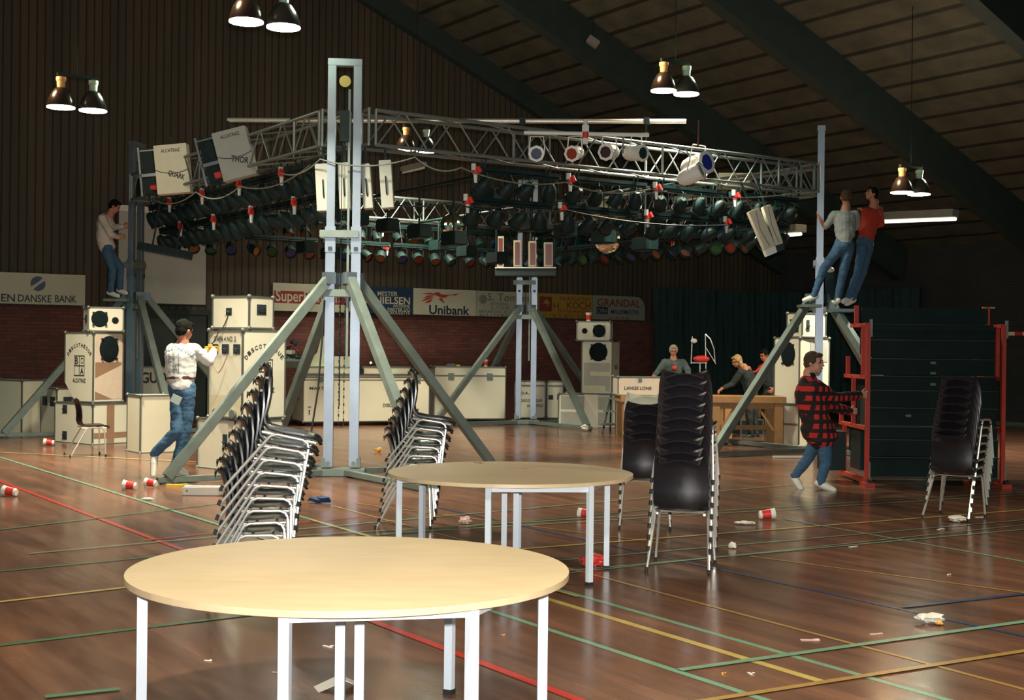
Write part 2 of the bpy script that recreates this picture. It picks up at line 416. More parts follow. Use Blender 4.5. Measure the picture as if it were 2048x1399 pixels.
# roof: local x = across the slope (towards the eave), local y = along the ridge
def roof_frame(origin, ux):
    ux = Vector(ux).normalized(); uy = E2.copy(); uz = ux.cross(uy)
    m = Matrix((ux, uy, uz)).transposed().to_4x4(); m.translation = origin; return m
ridge_pt = CORNER - E1 * RIDGE + Vector((0, 0, roofz(RIDGE)))
L = math.hypot(RIDGE, RIDGE * SLOPE)
mb = MB(); mb.box((L / 2 + 0.2, -21, 0.1), (L + 0.6, 44, 0.2)); o = struct(mb, 'ceiling', DECK)
o.matrix_world = roof_frame(ridge_pt, E1 - Vector((0, 0, SLOPE)))
mb = MB(); mb.box((-L / 2, -21, 0.1), (L + 0.6, 44, 0.2)); o = struct(mb, 'ceiling_far_slope', DECK)
o.matrix_world = roof_frame(ridge_pt, E1 + Vector((0, 0, SLOPE)))
for k, s in enumerate((-4.45, -8.95, -13.4, -18.0)):
    mb = MB()
    mb.bar(CORNER + E2 * s - E1 * 0.05 + Vector((0, 0, EAVE - 0.42)), CORNER + E2 * s - E1 * RIDGE + Vector((0, 0, roofz(RIDGE) - 0.42)), 0.30, 0.8)
    struct(mb, 'ceiling_beam', BEAM)
mb = MB(); mb.bar(CORNER - E2 * 0.2 + Vector((0, 0, EAVE - 0.25)), CORNER - E2 * 0.2 - E1 * RIDGE + Vector((0, 0, roofz(RIDGE) - 0.25)), 0.24, 0.5)
struct(mb, 'ceiling_beam', BEAM)

# painted court lines: (pixel, pixel, colour, width, extend before, extend after)
LINES = [
 ((1148, 1187), (1895, 1399), 'g', .05, 9, 2), ((1148, 1213), (1644.6, 1362.6), 'y', .06, 1.6, 0), ((970, 1217), (1530, 1399), 'g', .05, 2.2, 2),
 ((1227, 1160), (2048, 1378), 'o', .035, 5, 2), ((1310, 1110), (2048, 1272), 'b', .04, 4, 2), ((1500, 1112), (2048, 1185), 'o', .03, 0, 2),
 ((1148, 1063), (1240, 1075), 'o', .03, 3, 0.5), ((1710, 1063), (2048, 1123), 'g', .04, 1, 1),
 ((0, 962), (724, 1234), 'r', .055, 2, .2), ((724, 1234), (1155, 1399), 'r', .06, 0.1, 2), ((0, 914), (466, 1058), 'g', .05, 2, 3.2),
 ((0, 1291), (480, 1232), 'h', .05, 2, 1.5), ((0, 1143), (304, 1114), 'h', .04, 2, 6), ((0, 1204), (262, 1174), 'y', .05, 2, 2.4),
 ((1148, 1090), (2048, 1020), 'y', .045, 1.5, 2), ((1222, 1134), (2048, 1059), 'g', .035, 2, 1), ((1200, 1114), (2048, 1040), 'g', .03, 2, 1),
 ((1500, 1108), (2048, 1050), 'g', .025, 2, 1),
 ((1359, 1341), (2048, 1244), 'g', .055, 0, 1), ((1433, 1399), (2048, 1303), 'o', .05, 1, 1), ((1807, 1215), (2048, 1189), 'b', .05, 0, 1),
 ((0, 1060), (150, 1042), 'h', .04, 1, 3), ((350, 1075), (466, 1062), 'r', .03, .3, 1.5), ((0, 905), (230, 916), 'y', .05, 1, 4),
 ((1148, 1045), (2048, 990), 'g', .03, 2, 1), ((1500, 1018), (2048, 985), 'g', .03, 5, 1), ((90, 1396), (240, 1380), 'h', .05, 0, 0),
 ((700, 1050), (1250, 1000), 'g', .03, 3, 3), ((620, 1040), (1000, 1150), 'y', .03, 0, 1)]
LC = {'g': ('floor_marking_green', (0.16, 0.30, 0.20)), 'h': ('floor_marking_dark_green', (0.045, 0.16, 0.075)), 'y': ('floor_marking_yellow', (0.50, 0.36, 0.10)), 'o': ('floor_marking_ochre', (0.34, 0.20, 0.06)), 'b': ('floor_marking_blue', (0.02, 0.05, 0.13)), 'r': ('floor_marking_red', (0.42, 0.03, 0.02))}
lz = {'y': 0.0016, 'o': 0.0012, 'g': 0.0020, 'h': 0.0014, 'b': 0.0018, 'r': 0.0022}
for key, (nm, colr) in LC.items():
    mb = MB()
    for li, (a, b, k, w, e0, e1_) in enumerate(LINES):
        if k != key: continue
        p, q = G(*a), G(*b); d = (q - p).normalized(); p = p - d * e0; q = q + d * e1_
        n = Vector((-d.y, d.x, 0)) * w / 2; zz = Vector((0, 0, .001 + .00035 * li))
        vs = [mb.bm.verts.new(v + zz) for v in (p - n, q - n, q + n, p + n)]; mb.bm.faces.new(vs)
    me_ = struct(mb, nm, mat(nm, colr, 0.25, 0, 0.12, 6))

# dark double door in the brick wall below the screen
def wall_xy(px, py, off=0.0):          # pixel -> local (x, z) on the gable wall plane shifted towards the hall by off
    d = ray(px, py); o = Vector((0, 0, H)); n = E2; p0 = W0 - E2 * off
    t = (p0 - o).dot(n) / d.dot(n); q = o + d * t
    return (q - W0).dot(E1), q.z
def wall_frame(off):
    m = Matrix.Rotation(ANG, 4, 'Z'); m.translation = W0 - E2 * off; return m
x0, _ = wall_xy(285, 700); x1, _ = wall_xy(412, 700)
mb = MB(); mb.box(((x0 + x1) / 2, -0.03, 1.15), (x1 - x0, 0.06, 2.3)); o = struct(mb, 'door_1', mat('dark_green_door', (0.018, 0.026, 0.022), 0.6)); o.matrix_world = wall_frame(0)
mb = MB(); mb.box((x0 - .05, -.05, 1.2), (.1, .1, 2.4)); mb.box((x1 + .05, -.05, 1.2), (.1, .1, 2.4)); mb.box(((x0 + x1) / 2, -.05, 2.35), (x1 - x0, .1, .1)); mb.box(((x0 + x1) / 2, -.065, 1.15), (.02, .02, 2.3))
mb.build('door_frame', BEAM, o)
# black drape in the corner of the hall behind the trestle tables
def drape(x0, x1, h, mtx, name, label, seedk):
    rows = []
    n = int((x1 - x0) / 0.05)
    for z in [h * k / 10 for k in range(11)]:
        rows.append([Vector((x0 + (x1 - x0) * i / n, -0.12 - 0.05 * math.sin(i * 1.1 + seedk) - 0.03 * math.sin(i * 2.7 + z), z)) for i in range(n + 1)])
    mb = MB(); mb.grid(rows); mb.grid([[p + Vector((0, 0.02, 0)) for p in r] for r in rows])
    o = mb.build(name, mat('black_drape_cloth', (0.018, 0.045, 0.043), 0.95, 0, 0.2, 10)); o.matrix_world = mtx
    return tag(o, label, 'curtain')
xa, _ = wall_xy(1296, 640)
drape(xa, 8.7, 3.3, wall_frame(0.12), 'stage_drape', 'black drape hanging on the gable wall behind the wooden trestle tables', 0)
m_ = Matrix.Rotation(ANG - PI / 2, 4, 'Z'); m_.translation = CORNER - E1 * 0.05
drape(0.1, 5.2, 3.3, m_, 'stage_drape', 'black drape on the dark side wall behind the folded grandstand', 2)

# ------------------------------------------------------------------ sponsor signs on the gable wall
SIGN_W = mat('sign_white', (0.56, 0.54, 0.40), 0.5, 0, 0.02, 2); SIGN_P = mat('sign_pale', (0.42, 0.41, 0.31), 0.5, 0, 0.03, 2)
SIGN_O = mat('sign_ochre', (0.36, 0.22, 0.035), 0.5, 0, 0.04, 2); SIGN_N = mat('sign_navy', (0.014, 0.035, 0.075), 0.5, 0, 0.05, 2); SIGN_G = mat('sign_grey', (0.24, 0.25, 0.21), 0.5, 0, 0.03, 2)
PR_RED = mat('print_dark_red', (0.26, 0.025, 0.02), 0.6); PR_BRED = mat('print_red', (0.45, 0.05, 0.03), 0.6); PR_BLUE = mat('print_blue_grey', (0.07, 0.12, 0.20), 0.6)
PR_WHITE = mat('print_white', (0.55, 0.52, 0.40), 0.6); PR_NAVY = mat('print_navy', (0.015, 0.03, 0.06), 0.6); PR_GREEN = mat('print_green', (0.08, 0.14, 0.09), 0.6); PR_BR = mat('print_brown_red', (0.20, 0.035, 0.02), 0.6)
SOFF = 0.16
def sign(px0, px1, pm, label, rounded=False, z0=2.43, z1=3.04):
    x0, _ = wall_xy(px0, 600, SOFF); x1, _ = wall_xy(px1, 600, SOFF)
    t = thing('advertising_sign', label, 'sign', W0 + E1 * x0 - E2 * SOFF, ANG, 'sponsor signs along the gable wall')
    w = x1 - x0; mb = MB()
    if rounded:
        pts = [(0, z0), (w, z0)] + [(w - 0.3 + 0.3 * math.cos(a), z1 - 0.3 + 0.3 * math.sin(a)) for a in [PI / 2 * k / 6 for k in range(7)]] + [(0, z1)]
        mb.prism(pts, 0.05)
    else: mb.box((w / 2, 0.025, (z0 + z1) / 2), (w, 0.05, z1 - z0))
    mb.build('board', pm, t)
    return t, x0, w
def stext(t, x0, m, name, items, extra=None):
    mb = MB()
    for txt, a, b, c, d, bold in items:     # a,b = left bottom pixel, c,d = right top pixel
        xl, zl = wall_xy(a, b, SOFF); xr, zr = wall_xy(c, d, SOFF)
        add_text(mb, txt, xl - x0, (zl), xr - xl, zr - wall_xy(c, b + (c - a) * 0.027, SOFF)[1], -0.004, bold, Matrix.Identity(4))
    if extra: extra(mb)
    return mb.build(name, m, t)
def sp(x0, pts): return [(wall_xy(a, b, SOFF)[0] - x0, wall_xy(a, b, SOFF)[1]) for a, b in pts]
t, x0, w = sign(-46, 170, SIGN_W, 'white bank sign reading DEN DANSKE BANK under a blue round emblem')
stext(t, x0, PR_NAVY, 'lettering', [('DEN', -16, 602, 30, 588, .01), ('DANSKE', 36, 603, 103, 590, .01), ('BANK', 110, 604, 153, 591, .01)])
mb = MB(); cx, cz = sp(x0, [(76, 567)])[0]; rr = 0.145
for sgn in (0, PI):
    pts = []
    for k in range(15):
        a = R(38) + sgn + R(14) + (PI - R(28)) * k / 14; pts.append((cx + rr * math.cos(a), cz + rr * math.sin(a)))
    pts += [(cx + .05 * math.cos(R(38) + sgn + PI / 2 + R(60)), cz + .05 * math.sin(R(38) + sgn + PI / 2 + R(60))), (cx + .05 * math.cos(R(38) + sgn + PI / 2 - R(60)), cz + .05 * math.sin(R(38) + sgn + PI / 2 - R(60)))]
    poly(mb, pts, -0.004)
mb.build('emblem', PR_BLUE, t)
t, x0, w = sign(546, 691, SIGN_W, 'white supermarket sign with a dark red band across its middle')
mb = MB(); pa = sp(x0, [(547, 609), (688, 611)]); quad(mb, 0.02, 2.60, w - .02, 2.87, -0.003); mb.build('red_band', PR_RED, t)
o = stext(t, x0, PR_WHITE, 'lettering', [('SuperBrugsen', 551, 609, 680, 583, .012)])
for v in o.data.vertices: v.co.y -= 0.004
t, x0, w = sign(692, 826, SIGN_N, 'navy blue sign with cream lettering left of the white bank sign with the red bird')
stext(t, x0, PR_WHITE, 'lettering', [('MESTER', 755, 591, 795, 583, .01), ('E. NIELSEN', 730, 606, 820, 594, .02), ('ANTENNE', 786, 614, 819, 609, .01), ('PARTER OG', 775, 621, 820, 616, .01), ('VIDEOUDSTYR', 770, 628, 820, 622, .01), ('EL', 698, 622, 722, 602, .02)])
t, x0, w = sign(827, 952, SIGN_W, 'white bank sign with a red running bird emblem above dark blue lettering')
stext(t, x0, PR_NAVY, 'lettering', [('Unibank', 858, 628, 939, 612, .025)])
mb = MB()
S_ = lambda *p: [(wall_xy(540 + a * 0.2288, 540 + b * 0.2287, SOFF)[0] - x0, wall_xy(540 + a * 0.2288, 540 + b * 0.2287, SOFF)[1]) for a, b in p]
for q in [((1320, 205), (1400, 196), (1455, 215), (1400, 213)), ((1330, 245), (1385, 218), (1450, 222), (1400, 232)), ((1315, 275), (1370, 240), (1440, 232), (1390, 255)), ((1345, 287), (1385, 262), (1425, 248), (1400, 282)),
          ((1425, 200), (1470, 192), (1490, 210), (1540, 215), (1655, 208), (1560, 222), (1525, 245), (1500, 240), (1460, 226)), ((1470, 215), (1478, 190), (1492, 205)), ((1470, 250), (1500, 240), (1528, 290), (1515, 285)), ((1595, 212), (1655, 204), (1610, 225))]:
    poly(mb, S_(*q), -0.004)
mb.build('emblem', PR_BRED, t)
t, x0, w = sign(953, 1068, SIGN_P, 'pale sign with a faint green leafy emblem, partly behind the back mast')
stext(t, x0, PR_GREEN, 'lettering', [('S. Tømrer', 975, 601, 1062, 588, .0), ('BYGNING', 982, 610, 1016, 605, .0), ('62 17 58 48', 982, 618, 1018, 613, .0), ('BRAARSVEJ 10, FAABORG', 958, 627, 1060, 622, 0), ('ALT I TRÆARBEJDE', 958, 634, 1050, 629, 0)])
mb = MB()
for k in range(9):
    a = 2 * PI * k / 9; c = sp(x0, [(966, 598)])[0]
    poly(mb, [(c[0], c[1]), (c[0] + .13 * math.cos(a), c[1] + .13 * math.sin(a)), (c[0] + .1 * math.cos(a + .45), c[1] + .1 * math.sin(a + .45))], -0.004)
mb.build('emblem', PR_GREEN, t)
t, x0, w = sign(1069, 1185, SIGN_O, 'ochre yellow sign with a square brown-red emblem')
stext(t, x0, PR_BR, 'lettering', [('ANLÆGSGARTNER', 1118, 600, 1180, 594, 0), ('H.', 1107, 617, 1122, 606, .01), ('KOCH', 1134, 617, 1181, 604, .01), ('ENTREPRENØR', 1116, 625, 1178, 620, 0), ('62 17 95 26  BILTLF. 30 87 95', 1085, 636, 1180, 629, 0)])
mb = MB(); a = sp(x0, [(1078, 622), (1104, 593)]); quad(mb, a[0][0], a[0][1], a[1][0], a[1][1], -0.003)
mb.build('emblem', PR_BR, t)
mb = MB(); c = sp(x0, [(1092, 607)])[0]; poly(mb, [(c[0] - .1, c[1]), (c[0], c[1] + .12), (c[0] + .1, c[1] + .04), (c[0] + .03, c[1] - .11), (c[0] + .04, c[1] - .01)], -0.006); mb.build('emblem_figure', SIGN_O, t)
t, x0, w = sign(1186, 1290, SIGN_G, 'grey sign with a rounded upper corner at the far end of the row', True)
stext(t, x0, PR_BR, 'lettering', [('GRANDAL', 1194, 612, 1281, 599, .015), ('62 19 19 03', 1217, 640, 1258, 634, .01)])
stext(t, x0, PR_NAVY, 'dark_lettering', [('MALERMESTER', 1222, 627, 1278, 620, .01)])
mb = MB(); a = sp(x0, [(1193, 627), (1216, 614)]); quad(mb, a[0][0], a[0][1], a[1][0], a[1][1], -0.003); mb.build('navy_panel', PR_NAVY, t)
o = stext(t, x0, SIGN_G, 'panel_lettering', [('DIN', 1195, 625, 1214, 617, .01)])
for v in o.data.vertices: v.co.y -= 0.004

# projection screen hung on the wall behind the far-left mast
xa, za = wall_xy(236, 606, 0.4); xb, zb = wall_xy(411, 607, 0.4); _, zt = wall_xy(411, 432, 0.4)
t = thing('projection_screen', 'grey-white square screen hung on the wall behind the left mast', 'screen', W0 + E1 * xa - E2 * 0.4, ANG)
mb = MB(); mb.box(((xb - xa) / 2, 0, (za + zt) / 2), (xb - xa, 0.01, zt - za)); mb.build('sheet', mat('screen_fabric', (0.42, 0.42, 0.37), 0.8, 0, 0.02, 2), t)
mb = MB(); mb.cyl((0, 0, za), (xb - xa, 0, za), 0.02); mb.build('bottom_rail', BLACKM, t)
mb = MB(); mb.box(((xb - xa) / 2, 0.02, zt + .05), (xb - xa + .1, 0.12, 0.12)); mb.build('case', WHITEP, t)

# handball goal bar folded against the side wall
pp = P(2016, 667, 29.3); t = thing('handball_goal', 'red and white striped goal crossbar against the dark side wall', 'goal', (pp.x, pp.y, 0), ANG - PI / 2)
for k in range(6):
    mb = MB(); mb.box((0.1 + 0.2 * k * 1.0, 0, pp.z), (0.2, 0.08, 0.08)); mb.build('bar_stripe', WHITEPL if k % 2 == 0 else REDP, t)
mb = MB(); mb.cyl((0.05, .05, pp.z), (0.05, .9, pp.z), 0.02); mb.cyl((1.1, .05, pp.z), (1.1, .9, pp.z), 0.02); mb.build('bracket', STEEL, t)
# ------------------------------------------------------------------ lifting masts and truss square
FM = Vector((-2.2, 17.1, 0)); SIDE = 8.7
RM, LM = FM + E1 * SIDE, FM + E2 * SIDE; BM = FM + E1 * SIDE + E2 * SIDE
def make_mast(label, base, pair_ang, name='lifting_mast'):
    t = thing(name, label, 'mast', base, 0, 'aluminium lifting masts at the corners of the lighting rig')
    c, s = math.cos(pair_ang), math.sin(pair_ang); ax = Vector((c, s, 0)); nrm = Vector((-s, c, 0)); rot = Matrix.Rotation(pair_ang, 3, 'Z')
    for k in (-1, 1):
        mb = MB(); mb.box(ax * (.165 * k) + Vector((0, 0, 2.72)), (.105, .105, 5.2), rot); p = mb.build('pole', ALU, t, bevel=.006)
        mb = MB(); mb.box(ax * (.165 * k) + Vector((0, 0, 3.05)), (.135, .135, .34), rot); mb.build('sleeve', ALU, p, bevel=.006)
        mb = MB(); mb.box(ax * (.165 * k) + Vector((0, 0, 1.5)), (.122, .122, 2.75), rot); mb.build('lower_pole', ALU, t, bevel=.006)
        mb = MB(); mb.box(ax * (.165 * k) - nrm * .075 + Vector((0, 0, 2.93)), (.05, .03, .05), rot); mb.build('latch', DARKHOLE, t)
        mb = MB(); mb.box(ax * (.165 * k + .06 * k) + Vector((0, 0, .17)), (.05, .14, .12), rot); mb.cyl(ax * (.165 * k) - nrm * .07 + Vector((0, 0, .16)), ax * (.165 * k) - nrm * .1 + Vector((0, 0, .16)), .03); mb.build('foot_clamp', STEEL, t)
    mb = MB(); mb.box((0, 0, 5.34), (.44, .13, .09), rot); mb.build('header', ALU, t, bevel=.006)
    for z, dx in ((3.12, -.05), (2.36, -.03)):
        mb = MB(); mb.box(-nrm * .085 + ax * dx + Vector((0, 0, z)), (.50, .05, .095), rot); mb.box(nrm * .085 + ax * dx + Vector((0, 0, z)), (.50, .05, .095), rot)
        mb.build('clamp_bar', STEEL, t, bevel=.004)
    m = Matrix.Translation(Vector((0, 0, 5.1))) @ rot.to_4x4() @ Matrix.Rotation(PI / 2, 4, 'X')
    mb = MB(); mb.lathe([(0, -.02), (.075, -.02), (.06, 0), (.075, .02), (0, .02)], m, 20); mb.build('pulley', mat('brass', (0.3, 0.25, 0.08), 0.4, 0.8), t)
    for dx in (-.03, .05):
        mb = MB(); mb.tube([ax * dx + Vector((0, 0, 5.1 - k * 0.2)) for k in range(16 if dx > 0 else 22)], .006, 5); mb.build('hoist_cable', BLACKM, t)
    mb = MB(); mb.box(ax * .06 + Vector((0, 0, 3.2)), (.03, .03, 3.6), rot); mb.build('guide_rail', STEEL, t)
    mb = MB(); mb.box((0, 0, 4.52), (.12, .08, .4), rot); mb.build('carriage', BLACKM, t)
    for d in (E1, E2, -E1, -E2):
        f = d * 2.3 + Vector((0, 0, .08)); top = d * .2 + Vector((0, 0, 2.55))
        mb = MB(); mb.bar(f, top, .115, .115); br = mb.build('brace', STEEL, t, bevel=.006)
        mb = MB(); mb.box(top, (.13, .14, .15), Matrix.Rotation(math.atan2(d.y, d.x), 3, 'Z')); mb.build('brace_bracket', ALU, br)
        mb = MB(); mb.bar(d * .1 + Vector((0, 0, .05)), d * 2.42 + Vector((0, 0, .05)), .09, .07); ou = mb.build('outrigger', STEEL, t, bevel=.006)
        mb = MB(); mb.cyl(d * 2.3 + Vector((0, 0, 0)), d * 2.3 + Vector((0, 0, .03)), .09, .07, 16); mb.build('foot_pad', RUBBER, ou)
    mb = MB(); mb.box((0, 0, .05), (.62, .35, .09), rot); mb.build('base_plate', STEEL, t, bevel=.01)
    return t
dF = R(4); dR = math.atan2((BM - FM).y, (BM - FM).x)
make_mast('tall aluminium twin-pole mast standing closest, behind the round tables', FM, dF)
mr = make_mast('aluminium mast with two men climbing on it beside the folded grandstand', RM, dR)
make_mast('aluminium mast at the left where a man in a white sweatshirt climbs', LM, dR)
make_mast('far aluminium mast standing in front of the ochre yellow sign', BM, R(-2))
# loop of chain in the near mast and thin cable beside it
t = thing('chain_loop', 'loop of hoist chain hanging between the two poles of the tall near mast', 'chain', FM)
axF = Vector((math.cos(dF), math.sin(dF), 0))
pts = [axF * (-.035) + Vector((0, -.02, 2.3 - k * .05)) for k in range(33)] + [axF * (-.035 + .065 * (1 - math.cos(PI * k / 8)) / 2) + Vector((0, -.02, .70 - .07 * math.sin(PI * k / 8))) for k in range(1, 8)] + [axF * .03 + Vector((0, -.02, .7 + k * .05)) for k in range(33)]
mb = MB()
for k in range(0, len(pts) - 1): 
    d = (pts[k + 1] - pts[k]); mb.bar(pts[k], pts[k] + d * .8, .012, .005 if k % 2 else .016)
mb.build('chain', BLACKM, t)
cb = MB(); a, b = P(649, 600, 17.0), P(623, 860, 17.0); cb.tube([a, a.lerp(b, .3) + Vector((.02, 0, 0)), a.lerp(b, .7) + Vector((.03, 0, 0)), b, Vector((b.x, b.y, .01))], .012, 6)
tag(cb.build('power_cable', RUBBER), 'thin black cable hanging from the tall near mast down to the floor', 'cable')

# truss sides
ZT, ZB, TW = 4.74, 4.29, 0.40
TR = mat('truss_aluminium', (0.19, 0.22, 0.21), 0.45, 0.5, 0.1, 6)
def truss(a, b, label):
    t = thing('lighting_truss', label, 'truss', a, math.atan2((b - a).y, (b - a).x), 'box trusses of the lighting rig')
    L = (b - a).length; x0, x1 = .35, L - .35; n = 10; st = (x1 - x0) / n
    for z in (ZT, ZB):
        for y in (-TW / 2, TW / 2):
            mb = MB(); mb.cyl((x0, y, z), (x1, y, z), .025, seg=10); mb.build('chord', TR, t)
    mb = MB()
    for y in (-TW / 2, TW / 2):
        for k in range(n):
            a_, m_, b_ = x0 + st * k, x0 + st * (k + .5), x0 + st * (k + 1)
            mb.cyl((a_ + .03, y, ZB), (m_ - .03, y, ZT), .012, seg=8); mb.cyl((m_ + .03, y, ZT), (b_ - .03, y, ZB), .012, seg=8)
        for k in range(0, n + 1): 
            if k % 3 == 0 or k == n: mb.cyl((x0 + st * k, y, ZB), (x0 + st * k, y, ZT), .02, seg=8)
    for z in (ZT, ZB):
        for k in range(n):
            mb.cyl((x0 + st * k, -TW / 2, z), (x0 + st * (k + 1), TW / 2, z), .012, seg=8)
    mb.build('lattice', TR, t)
    for x in (x0 - .1, x1 + .1):
        mb = MB()
        for y in (-TW / 2, TW / 2): mb.cyl((x, y, ZB - .02), (x, y, ZT + .02), .022, seg=8)
        mb.cyl((x, -TW / 2, ZT), (x, TW / 2, ZT), .022, seg=8); mb.cyl((x, -TW / 2, ZB), (x, TW / 2, ZB), .022, seg=8); mb.build('end_frame', TR, t)
    return t
SIDES = [('front-right', FM, RM), ('front-left', LM, FM), ('back-left', BM, LM), ('back-right', RM, BM)]
for nm, a, b in SIDES: truss(a, b, f'{nm} box truss of the square lighting rig held between two masts')
TLEN = SIDE

# ------------------------------------------------------------------ black par cans on hanging bars
GELS = [mat('gel_red', (0.12, 0.01, 0.008), 0.12), mat('gel_blue', (0.008, 0.02, 0.10), 0.12), mat('gel_green', (0.008, 0.05, 0.015), 0.12), mat('gel_amber', (0.14, 0.05, 0.008), 0.12)]
GELN = ['red', 'blue', 'green', 'amber']
def can_shapes():
    # origin at the bar, lamp points along +y of its own frame, hangs down
    body = MB(); m = Matrix.Translation((0, 0, -.20)) @ Matrix.Rotation(-PI / 2, 4, 'X')
    body.lathe([(0, -.15), (.035, -.15), (.06, -.12), (.088, -.06), (.10, 0), (.10, .10), (.112, .10), (.112, .125), (.095, .125), (.095, .11)], m, 18)
    yoke = MB(); yoke.tube([(-.118, 0, -.20), (-.118, 0, -.06), (-.09, 0, -.03), (.09, 0, -.03), (.118, 0, -.06), (.118, 0, -.20)], .008, 6); yoke.cyl((0, 0, -.03), (0, 0, .03), .014)
    lens = MB(); lens.lathe([(0, .104), (.094, .104)], m, 18)
    cb = MB(); cb.tube([(0, -.14, -.2), (0, -.18, -.12), (.03, -.1, -.02), (.03, 0, .03)], .006, 5)
    return body, yoke, lens, cb
b_, y_, l_, c_ = can_shapes()
MEB, MEY, MEC = b_.mesh('par_body'), y_.mesh('par_yoke'), c_.mesh('par_cable')
for me in (MEB, MEY, MEC): me.materials.append(BLACKM)
MEL = []
for k, g in enumerate(GELS):
    me = (l_.mesh('par_lens') if k == 0 else MEL[0].copy()); 
    if k: me.materials.clear()
    me.materials.append(g); MEL.append(me)
def par_can(label, group, mtx, tilt, pan, gel):
    t = bpy.data.objects.new('spotlight', None); COL.objects.link(t); t.empty_display_size = .1
    t.matrix_world = mtx @ Matrix.Rotation(pan, 4, 'Z'); tag(t, label, 'spotlight', group)
    mt = Matrix.Translation((0, 0, -.2)) @ Matrix.Rotation(tilt, 4, 'X') @ Matrix.Translation((0, 0, .2))
    for nm, me in (('housing', MEB), ('lens', MEL[gel]), ('cord', MEC)):
        o = bpy.data.objects.new(nm, me); COL.objects.link(o); o.parent = t; o.matrix_local = mt
    o = bpy.data.objects.new('yoke', MEY); COL.objects.link(o); o.parent = t
    return t
ORD = ['first', 'second', 'third', 'fourth', 'fifth', 'sixth']
MASTN = {'front-right': 'near', 'front-left': 'left', 'back-left': 'far', 'back-right': 'right'}
TOP_W = mat('plug_white', (0.62, 0.62, 0.58), 0.4)
rnd = random.Random(5)
for nm, a, b in SIDES:
    ang = math.atan2((b - a).y, (b - a).x); base = Matrix.Translation(a) @ Matrix.Rotation(ang, 4, 'Z')
    # inside of the square lies at +y of a side that runs a->b (counter-clockwise)
    inn = 1 if nm in ('front-right', 'front-left', 'back-left', 'back-right') else -1
    c_in = (FM + BM) / 2 - a; inn = 1 if (Vector((-math.sin(ang), math.cos(ang), 0)).dot(c_in) > 0) else -1
    for lv, (lvn, z, yo) in enumerate((('upper', 4.12, .12), ('lower', 3.72, .32))):
        for bay in range(5):
            xc = .35 + (SIDE - .7) * (bay + .5) / 5; L = 1.5
            if nm == 'front-right' and bay == 0: continue
            ob = bay - 1 if nm == 'front-right' else bay
            t = thing('lamp_bar', f'{ORD[ob]} {lvn} black lamp bar under the {nm} truss, counted from the {MASTN[nm]} mast', 'lamp bar', base @ Vector((xc, yo * inn, z)), ang, f'lamp bars under the {nm} truss')
            mb = MB(); mb.cyl((-L / 2, 0, 0), (L / 2, 0, 0), .026, seg=10); mb.box((0, 0, .05), (L, .06, .05)); mb.build('tube', BLACKM, t)
            for sx in (-.55, .55):
                mb = MB(); mb.cyl((sx, 0, 0), (sx, -yo * inn * 0.5, 4.29 - z), .012, seg=6); mb.build('hanger', BLACKM, t)
            # red and white supply coupling at the end of the bar
            px_ = base @ Vector((xc - .78, (yo - .16) * inn, z + .02))
            if nm.startswith('front') and bay > 0 or (bay == 2):
                q = thing('cable_plug', f'red and white plug on the {ORD[ob]} {lvn} lamp bar of the {nm} truss', 'plug', px_, ang, 'red and white power plugs on the lamp bars')
                mb = MB(); mb.cyl((0, 0, 0), (0, 0, -.08), .04, .044, 14); mb.cyl((.02, -.02, .02), (.05, -.05, -.06), .03, seg=12); mb.build('collar', REDP, q)
                mb = MB(); mb.cyl((-.03, 0, .06), (-.03, 0, -.03), .035, seg=12); mb.build('socket', TOP_W, q)
                mb = MB(); mb.cyl((0, 0, -.08), (.005, 0, -.2), .03, .022, 12); mb.build('handle', TOP_W, q)
            for k in range(4):
                xo = (-.57, -.19, .19, .57)[k] + rnd.uniform(-.03, .03)
                gel = (k + bay + lv) % 4
                par_can(f'{ORD[k]} black spotlight with {GELN[gel]} filter on the {ORD[ob]} {lvn} bar, {nm} truss', f'spotlights on the {nm} truss',
                        base @ Matrix.Translation((xc + xo, yo * inn, z)) , R(-rnd.uniform(20, 55)), (0 if inn > 0 else PI) + R(rnd.uniform(-35, 35)), gel)
# cables sagging along the bars
def cable(name, label, pts, r, m, sag=0.0, n=14, parent=None):
    out = []
    for a, b in zip(pts[:-1], pts[1:]):
        a, b = Vector(a), Vector(b)
        for k in range(n): 
            f = k / n; out.append(a.lerp(b, f) - Vector((0, 0, sag * 4 * f * (1 - f))))
    out.append(Vector(pts[-1])); mb = MB(); mb.tube(out, r, 6)
    return tag(mb.build(name, m), label, 'cable')
CABG = mat('grey_cable', (0.16, 0.18, 0.15), 0.6)
cable('power_cable', 'grey cable sagging below the front-right truss from plug to plug', [P(560, 345, 17.8), P(640, 318, 17), P(830, 314, 16.9), P(922, 335, 17), P(1131, 364, 17.9), P(1300, 378, 18.6), P(1600, 385, 20.5)], .010, CABG, .10)
cable('power_cable', 'grey cable looping below the front-left truss behind the white effect boxes', [P(620, 330, 17.6), P(480, 372, 19), P(392, 384, 20.4), P(300, 395, 22)], .010, CABG, .14)
cable('power_cable', 'dark cable lying along the lower bars of the front-right truss', [P(730, 395, 17.2), P(900, 405, 17.6), P(1131, 420, 18), P(1453, 450, 19.5)], .010, BLACKM, .08)

